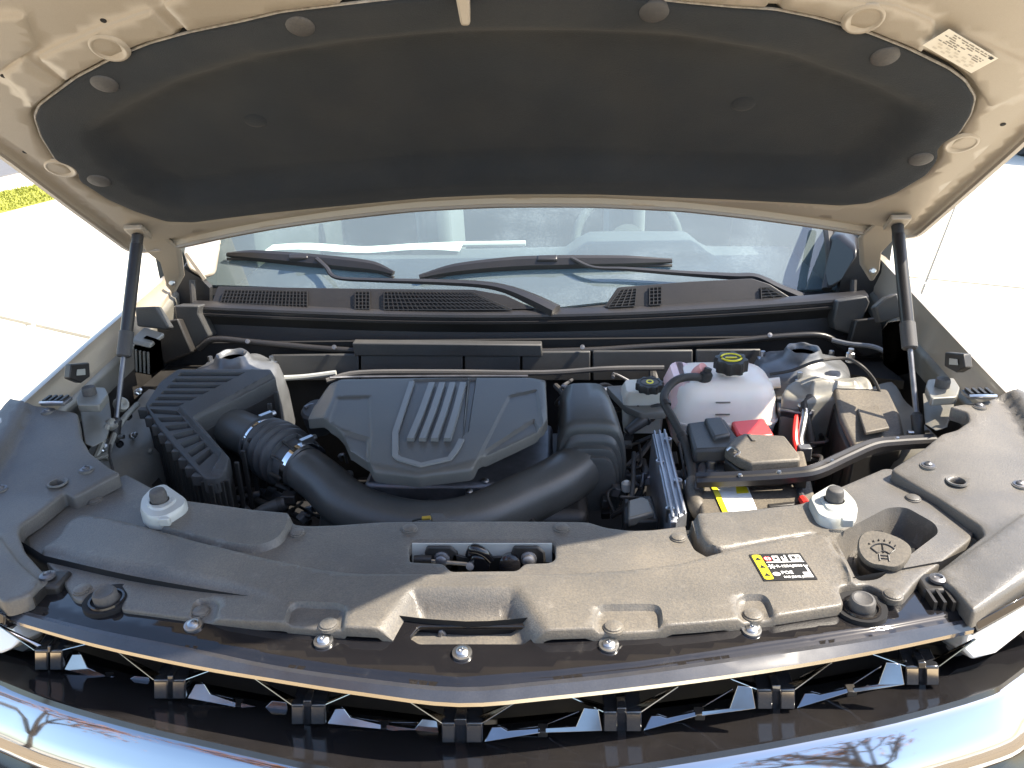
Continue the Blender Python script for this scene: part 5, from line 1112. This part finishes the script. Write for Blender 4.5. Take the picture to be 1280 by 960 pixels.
# ------------------------------------------------------------------ hood stops and brackets
def stop_front(side, pts, cap_px, tab, label):
    t = thing('hood_stop', label, 'hood stop', Pz(*cap_px, 1.05), 'pale hood stop brackets')
    P = fil([Pz(x, y, 1.062) for x, y in pts], .012); ctr = sum(P)/len(P)
    obj('bracket', loft([[p+np.array([0, 0, -.018]) for p in P], P, [ctr+(p-ctr)*.93+np.array([0, 0, .005]) for p in P], [ctr+(p-ctr)*.62+np.array([0, 0, .006]) for p in P], [ctr+(p-ctr)*.56+np.array([0, 0, .009]) for p in P]]), 'bracket_paint', t, sharp=40)
    c = Pz(cap_px[0], cap_px[1]+8, 1.073)
    obj('rubber_cap', lathe([(.0135, -.004), (.0135, .010), (.0122, .015), (.0115, .0170), (.010, .0180), (0, .0182)], c, (0, -.05, 1), 22), 'cap_rubber', t, sharp=50)
    obj('rubber_foot', lathe([(.021, -.006), (.020, -.003), (.0155, -.002)], c, n=22), 'bracket_paint', t)
    obj('tab', box(Pz(*tab, 1.065), (.018, .008, .014)), 'bracket_paint', t, bevel=.002)
stop_front(-1, [(175, 641), (176, 626), (189, 612), (206, 606), (235, 626), (232, 635), (207, 650), (186, 650)], (199, 616), (206, 652), 'pale metal hood stop bracket with rubber cap on the left of the radiator cover')
stop_front(1, [(1010, 624), (1040, 606), (1055, 613), (1071, 630), (1073, 641), (1062, 650), (1040, 654), (1022, 648)], (1043, 615), (1059, 653), 'sunlit metal hood stop bracket with rubber cap beside the washer filler')
def stop_rear(side, pts, cap_px, low_, label):
    t = thing('hood_stop', label, 'hood stop', Pz(*cap_px, 1.05), 'pale hood stop brackets')
    P = fil([Pz(x, y, 1.105) for x, y in pts], .006); Q = [Pz(x, y, 1.06) for x, y in low_]
    obj('bracket', prism(P, (0, .0, -.016), 1.0), 'bay_paint_light', t, bevel=.004); obj('leg', prism(Q, (0, .05, -.01)), 'bay_paint', t, bevel=.005)
    obj('rubber_cap', lathe([(.0135, -.004), (.0135, .008), (.012, .013), (0, .0145)], Pz(cap_px[0], cap_px[1]+4, 1.109), n=20), 'cap_rubber', t, sharp=50)
stop_rear(-1, [(95, 497), (103, 484), (131, 484), (135, 492), (124, 506), (97, 506)], (112, 487), [(98, 506), (122, 506), (124, 528), (116, 560), (104, 556)], 'pale metal hood stop on the left inner wing below the strut')
stop_rear(1, [(1157, 483), (1160, 474), (1192, 472), (1200, 484), (1196, 496), (1164, 498)], (1178, 477), [(1166, 498), (1194, 496), (1194, 508), (1186, 535), (1170, 540)], 'pale metal hood stop on the right inner wing below the strut')
def frame_bracket(side, c, label):
    t = thing('fender_clip', label, 'clip', Px(c[0], c[1]+12, side*.86), 'black fender clips'); q = [Px(c[0]+dx, c[1]+dy, side*.865) for dx, dy in ((-13*side*-1, 8), (-11*side*-1, -10), (12*side*-1, -12), (13*side*-1, 6), (2, 14))]
    obj('block', prism(q, (side*.02, .01, -.004)), 'dark_plastic', t, bevel=.003)
    m_ = sum(q)/5; obj('window', prism([m_+(p-m_)*.42+np.array([-side*.0015, -.0015, .0]) for p in q[:4]], (-side*.001, 0, 0)), 'bracket_paint', t)
frame_bracket(-1, (100, 465), 'black square clip on the left fender flange'); frame_bracket(1, (1193, 452), 'black square clip on the right fender flange')
def trim_clip(side, c, label):
    t = thing('trim_latch', label, 'latch', Ps(*c, zside), 'small latches at the top of the side covers'); p = Ps(*c, zside)+np.array([0, .0, .008])
    obj('plate', box(p, (.05, .03, .008)), 'dull_steel', t, bevel=.002)
    for k in range(4): obj('tooth', box(p+np.array([-.018+.012*k, 0, .006]), (.005, .026, .005)), 'dark_plastic', t)
    obj('lip', tube([p+np.array([-.024, -.016, .004]), p+np.array([0, -.02, .006]), p+np.array([.024, -.016, .004])], .003, 6), 'bright_metal', t)
trim_clip(-1, (72, 506), 'small metal latch at the top of the left side cover'); trim_clip(1, (1222, 498), 'small metal latch at the top of the right side cover')
# front rubber stops in the notches of the cover
def front_stop(c, label):
    t = thing('rubber_buffer', label, 'buffer', Pz(*c, 1.03), 'black rubber hood buffers'); p = Pz(c[0], c[1]+8, 1.045)
    obj('cap', lathe([(.019, -.012), (.019, -.004), (.0165, -.002), (.0165, .010), (.0145, .014), (.012, .0145), (.010, .013), (0, .013)], p, (0, -.1, 1), 24), 'cap_rubber', t, sharp=45)
    obj('cup', lathe([(.026, -.006), (.024, .001), (.021, .001), (.019, -.008)], p, n=24), 'gloss_black', t)
    obj('hollow', lathe([(.034, .002), (.034, -.02), (0, -.02)], p+np.array([0, .004, -.004]), n=20), 'black_void', t)
front_stop((133, 741), 'round rubber buffer in the left notch of the radiator cover'); front_stop((1077, 750), 'round rubber buffer in the right notch of the radiator cover')
def corner_bolt(c, label):
    t = thing('corner_bracket', label, 'bracket', Pz(*c, 1.0), 'headlight corner brackets'); p = Pz(*c, 1.045)
    obj('block', box(p+np.array([0, 0, -.012]), (.05, .04, .02)), 'dark_plastic', t, bevel=.005); obj('screw', lathe([(.011, 0), (.011, .004), (.006, .006), (.005, .003), (0, .003)], p, n=16), 'dull_steel', t)
    for k in range(3): obj('rib', box(p+np.array([.012*k-.02, -.03, -.01]), (.004, .03, .015)), 'dark_plastic', t)
corner_bolt((60, 721), 'black corner bracket with a bolt at the left end of the grille trim'); corner_bolt((1172, 725), 'black corner bracket with a bolt at the right end of the grille trim')
# ------------------------------------------------------------------ hood latch in its window
lt = thing('hood_latch', 'black hood latch mechanism inside the window of the radiator cover', 'latch', (0, 1.03, .9))
yw = Pz(600, 677, 1.055)[1]-.007
obj('support_panel', prism([Py(515, 680, yw), Py(690, 680, yw), Py(690, 703, yw-.004), Py(515, 703, yw-.004)], (0, .003, 0)), 'bracket_paint', lt)
obj('well', box((0, .99, .90), (.30, .09, .03)), 'black_void', lt)
for x in (553, 661):
    p = Py(x, 692, yw-.006); obj('plate', prism([p+np.array([a*.001, 0, b*.001]) for a, b in ((-26, -30), (26, -30), (24, 6), (14, 16), (-22, 16), (-26, 4))], (0, -.006, 0)), 'dark_plastic', lt, bevel=.003)
    obj('bolt', lathe([(.012, 0), (.012, .004), (.009, .005), (.009, .012), (.006, .014), (0, .014)], p+np.array([0, -.006, -.004]), (0, -1, .15), 16), 'dull_steel', lt)
obj('lever', tube([Py(586, 694, yw-.012), Py(592, 686, yw-.018), Py(604, 690, yw-.02), Py(614, 700, yw-.018)], [.006, .008, .007, .006], 10), 'gloss_black', lt)
obj('pawl', prism([Py(x, y, yw-.014) for x, y in [(585, 700), (592, 688), (606, 690), (614, 702), (608, 714), (588, 714)]], (0, -.01, -.004)), 'gloss_black', lt, bevel=.003)
obj('spring_drum', lathe([(.016, 0), (.016, .014), (.012, .016), (0, .016)], Py(638, 703, yw-.012), (0, -1, .3), 20), 'gloss_black', lt)
obj('rod', tube([Py(518, 699, yw-.02), Py(548, 702, yw-.022), Py(584, 705, yw-.022)], .003, 8), 'bright_metal', lt)
obj('rod_end', lathe([(.006, -.012), (.007, 0), (.006, .014)], Py(528, 699, yw-.02), (1, 0, 0), 10), 'dark_plastic', lt); obj('pin', lathe([(.006, 0), (.006, .008), (0, .008)], Py(588, 707, yw-.024), (0, -1, .5), 10), 'bright_metal', lt)
rl = thing('release_lever', 'safety release lever in the slot below the radiator cover', 'lever', Pz(556, 800, 1.0))
obj('slot_floor', prism([Pz(x, y, 1.004) for x, y in [(505, 808), (668, 808), (668, 788), (505, 788)]], (0, 0, -.01)), 'black_void', rl)
obj('bar', bar(Pz(520, 803, 1.016), Pz(652, 803, 1.016), .006, .014), 'beige_paint', rl, bevel=.002)
obj('finger', tube([Pz(552, 808, 1.02), Pz(550, 798, 1.03), Pz(552, 789, 1.04), Pz(557, 796, 1.03)], .0035, 8), 'dull_steel', rl)
obj('blade', prism([Pz(x, y, 1.03) for x, y in [(556, 801), (572, 800), (578, 804), (578, 810), (556, 810)]], (0, 0, -.003)), 'tower_metal', rl, bevel=.001)
# ------------------------------------------------------------------ washer filler
wf = thing('washer_filler', 'washer fluid filler with a grey cap in the well at right', 'filler cap', Pz(1095, 712, .98))
ax = np.array([-.10, -.30, .95]); ax /= np.linalg.norm(ax); pt = Pz(1103, 690, 1.062)
obj('neck', lathe([(.029, -.08), (.029, -.035), (.031, -.03), (.031, -.012)], pt, ax, 28), 'dusty_box_plastic', wf, sharp=40)
obj('socket', lathe([(.044, -.042), (.042, -.036), (.036, -.036), (.034, -.05)], pt, ax, 28), 'cover_plastic', wf, sharp=40)
obj('cap_ring', lathe([(.0315, -.013), (.0315, -.002)], pt, ax, 28), 'dark_plastic', wf, sharp=40)
x_, y_, z_ = basis(ax, (0, 1, 0)); 
if x_[0] < 0: x_ = -x_
y_ = np.cross(z_, x_)
def capo(a): return .0325+.0045*max(0, math.cos(a-1.95))**6+.006*max(0, math.cos(a-.05))**8-.004*max(0, math.cos(a+1.9))**14
ring_ = [pt+x_*(capo(a)*math.cos(a))+y_*(capo(a)*math.sin(a)) for a in np.linspace(0, 2*math.pi, 56, endpoint=False)]
wc = obj('cap', loft([[p+z_*-.003 for p in ring_], [p+z_*.003 for p in ring_], [pt+(p-pt)*.95+z_*.0055 for p in ring_]]), 'dusty_box_plastic', wf, sharp=50)
top_ = pt+z_*.0062; rot = math.radians(-12); u_, v_ = x_*math.cos(rot)+y_*math.sin(rot), -x_*math.sin(rot)+y_*math.cos(rot)
def W2(a, b): return top_+u_*a+v_*b
fan = [W2(.021*math.sin(t), -.016+.026*math.cos(t)) for t in np.linspace(-.85, .85, 14)]+[W2(.010*math.sin(t), -.016+.013*math.cos(t)) for t in np.linspace(.85, -.85, 8)]
obj('wiper_symbol', tube(fan+[fan[0]], .0009, 5, 1), 'black_print', wc)
obj('symbol_stem', tube([W2(0, -.006), W2(0, .010)], .0009, 5, 1), 'black_print', wc)
for k in range(6):
    t = -.75+.3*k; obj('spray_dot', tube([W2(.024*math.sin(t), -.014+.029*math.cos(t)), W2(.026*math.sin(t), -.014+.032*math.cos(t))], .0009, 5, 1), 'black_print', wc)
obj('symbol_letter', tube([W2(-.007, -.016), W2(.007, -.016)], .0008, 5, 1), 'black_print', wc)
for s in (-1, 1): obj('symbol_letter', tube([W2(s*.006, -.009), W2(s*.006, -.020)], .0010, 5, 1), 'black_print', wc)
obj('symbol_letter', tube([W2(-.006, -.011), W2(.006, -.011)], .0008, 5, 1), 'black_print', wc)
# plug in front of the duct
pg = thing('wire_plug', 'small grey plug with a yellow tip in front of the intake duct', 'plug', Pz(545, 650, 1.0))
obj('body', prism([Pz(x, y, 1.03) for x, y in [(538, 641), (553, 641), (560, 648), (575, 650), (575, 655), (540, 652)]], (0, 0, -.02)), 'cap_rubber', pg, bevel=.002)
obj('tip', tube([Pz(528, 648, 1.03), Pz(538, 647, 1.032)], .0035, 8, 1), 'yellow_metal', pg); obj('wire', tube([Pz(516, 651, 1.02), Pz(522, 649, 1.028), Pz(529, 648, 1.03)], .002, 6), 'rubber', pg)

obj('crossbar', prism([Py(x, y, yw-.008) for x, y in [(566, 690), (580, 694), (632, 694), (646, 690), (648, 712), (562, 712)]], (0, -.004, 0)), 'dark_plastic', lt, bevel=.002)
# ------------------------------------------------------------------ looms and small lines filling the dark gaps
def loom(label, box_, n, seed, loc):
    r = random.Random(seed); t = thing('wiring_loom', label, 'wiring', Pz(*loc), 'wiring looms deep in the bay')
    x0, x1, y0, y1, z0, z1 = box_
    for k in range(n):
        a = (r.uniform(x0, x1), r.uniform(y0, y1), r.uniform(z0, z1)); b = (r.uniform(x0, x1), r.uniform(y0, y1), r.uniform(z0, z1)); m_ = ((a[0]+b[0])/2+r.uniform(-25, 25), (a[1]+b[1])/2+r.uniform(-20, 20), (a[2]+b[2])/2+r.uniform(.0, .03))
        obj('wire', tube([Pz(*a), Pz(*m_), Pz(*b)], r.choice([.003, .004, .005, .007, .009]), 8, 6), r.choice(['rubber', 'dark_plastic', 'cap_rubber', 'dull_steel', 'rubber']), t)
    for k in range(n//2):
        p = Pz(r.uniform(x0, x1), r.uniform(y0, y1), r.uniform(z0, z1)); obj('connector', box(p, (r.uniform(.014, .035), r.uniform(.012, .025), r.uniform(.012, .02)), (r.uniform(-.4, .4), r.uniform(-.4, .4), 1)), r.choice(['dark_plastic', 'bay_plastic', 'cap_rubber', 'cast_aluminium']), t, bevel=.002)
loom('tangle of dark wires between the intake duct and the control module', (745, 815, 545, 650, .86, .95), 14, 5, (780, 600, .85))
loom('tangle of dark wires between control module and battery', (838, 880, 555, 640, .90, .98), 10, 6, (858, 600, .88))
loom('dark pipes and wires below the rubber intake hose', (290, 400, 610, 655, .84, .92), 12, 7, (340, 635, .82))
loom('dark pipes in the gap in front of the engine cover', (440, 640, 600, 640, .86, .93), 14, 8, (540, 620, .84))
loom('dark lines between relay box and fuse box', (985, 1040, 520, 590, .88, .97), 10, 9, (1010, 555, .86))
loom('small wires along the back of the engine bay', (690, 830, 470, 510, .93, 1.0), 8, 10, (760, 490, .92))

for k, zz in enumerate((1.028, 1.002)): obj('level_mark', box((cx_t-.01, cy_t-.0905+(.004 if k == 0 else .0), zz), (.030, .003, .0022)), 'grey_print', ct)
# ------------------------------------------------------------------ what lies further off
pc = Pz(1278, 196, 0.0); CX, CY = pc[0]+.95, pc[1]
car = thing('parked_car', 'grey parked car at the far right edge behind the hood', 'car', (CX, CY, 0))
def cprof(w, pts): return [[np.array([CX+s*w, CY+y, z]) for y, z in pts] for s in (-1, 1)]
pr_ = [(-.75, .28), (-.8, .6), (-.6, .78), (.45, .95), (1.2, 1.42), (2.7, 1.46), (3.5, 1.0), (3.85, .9), (3.9, .35)]
obj('body', loft(cprof(.9, pr_)), 'car_grey', car, bevel=.08, seg=3)
for s in (-1, 1):
    for y in (.1, 2.9):
        w = obj('wheel', lathe([(.2, -.1), (.31, -.1), (.33, -.07), (.33, .07), (.31, .1), (.2, .1)], (CX+s*.86, CY+y, .33), (1, 0, 0), 24), 'tyre', car); obj('rim', lathe([(.21, -.11), (.19, -.112), (.05, -.09), (0, -.09)] if s < 0 else [(.21, .11), (.19, .112), (.05, .09), (0, .09)], (CX+s*.86, CY+y, .33), (1, 0, 0), 20), 'bright_metal', w)
    obj('side_window', prism([(CX+s*.905, CY+.9, 1.02), (CX+s*.905, CY+1.35, 1.36), (CX+s*.905, CY+2.6, 1.38), (CX+s*.905, CY+3.1, 1.02)], (s*.004, 0, 0)), 'gloss_black', car)
    obj('headlight', lathe([(.09, 0), (.08, .03), (0, .04)], (CX+s*.6, CY-.72, .68), (0, -1, .2), 14), 'lens_white', car)
# trees in front of the car: seen only as reflections in the chrome and the gloss trim
def tree(x, y, h, seed, leafy, label):
    r = random.Random(seed); t = thing('autumn_tree', label, 'tree', (x, y, 0), 'trees reflected in the bumper')
    segs = []; tips = []
    def grow(p, d, L, w, k):
        q = p+d*L; mid = (p+q)/2+np.array([r.uniform(-1, 1), r.uniform(-1, 1), 0])*L*.06; segs.append(tube([p, mid, q], [w, w*.82, w*.66], 6, 2, False))
        if k == 0: tips.append(q); return
        for _ in range(3 if k > 2 else 4):
            v = d+np.array([r.uniform(-1, 1), r.uniform(-1, 1), r.uniform(-.25, .6)])*.75; v /= np.linalg.norm(v); grow(q, v, L*r.uniform(.62, .8), w*.6, k-1)
            if k < 3: tips.append(q+v*L*.4)
    grow(np.array([x, y, 0.]), np.array([0, 0, 1.]), h*.24, h*.018, 4)
    obj('trunk', cat(*segs), 'bark', t)
    V = []; Fc = []
    for q in tips:
        for _ in range(leafy):
            c = q+np.array([r.gauss(0, .25), r.gauss(0, .25), r.gauss(0, .2)]); a = np.array([r.gauss(0, 1), r.gauss(0, 1), r.gauss(0, 1)]); a /= np.linalg.norm(a); b = np.cross(a, [r.random(), .3, .9]); b /= np.linalg.norm(b)+1e-9; s = r.uniform(.05, .10); k = len(V); V += [c-a*s, c+b*s*.6, c+a*s, c-b*s*.6]; Fc.append((k, k+1, k+2, k+3))
    o = obj('crown', (V, Fc), 'leaf_orange', t)
TREES = [(-5.0, -6, 10, 7, 'large orange autumn tree reflected at the left end of the chrome bumper'), (-1.8, -11, 12, 7, 'taller orange autumn tree reflected left of the middle of the bumper'), (-9, -3.5, 9, 5, 'thin autumn tree standing farthest left of the trees facing the bumper'),
         (6.5, -5, 8, 1, 'nearly bare dark tree reflected in the right half of the chrome bumper'), (-3.2, -8.5, 9, 8, 'dense orange autumn tree between the two largest trees facing the bumper'), (-7.2, -9.5, 11, 8, 'tall dense autumn tree behind the large tree left of the bumper'), (2.6, -15, 11, 4, 'distant brown autumn tree facing the middle of the bumper')]
for k, (x, y, h, lf, lb_) in enumerate(TREES): tree(x, y, h, 20+k, lf, lb_)
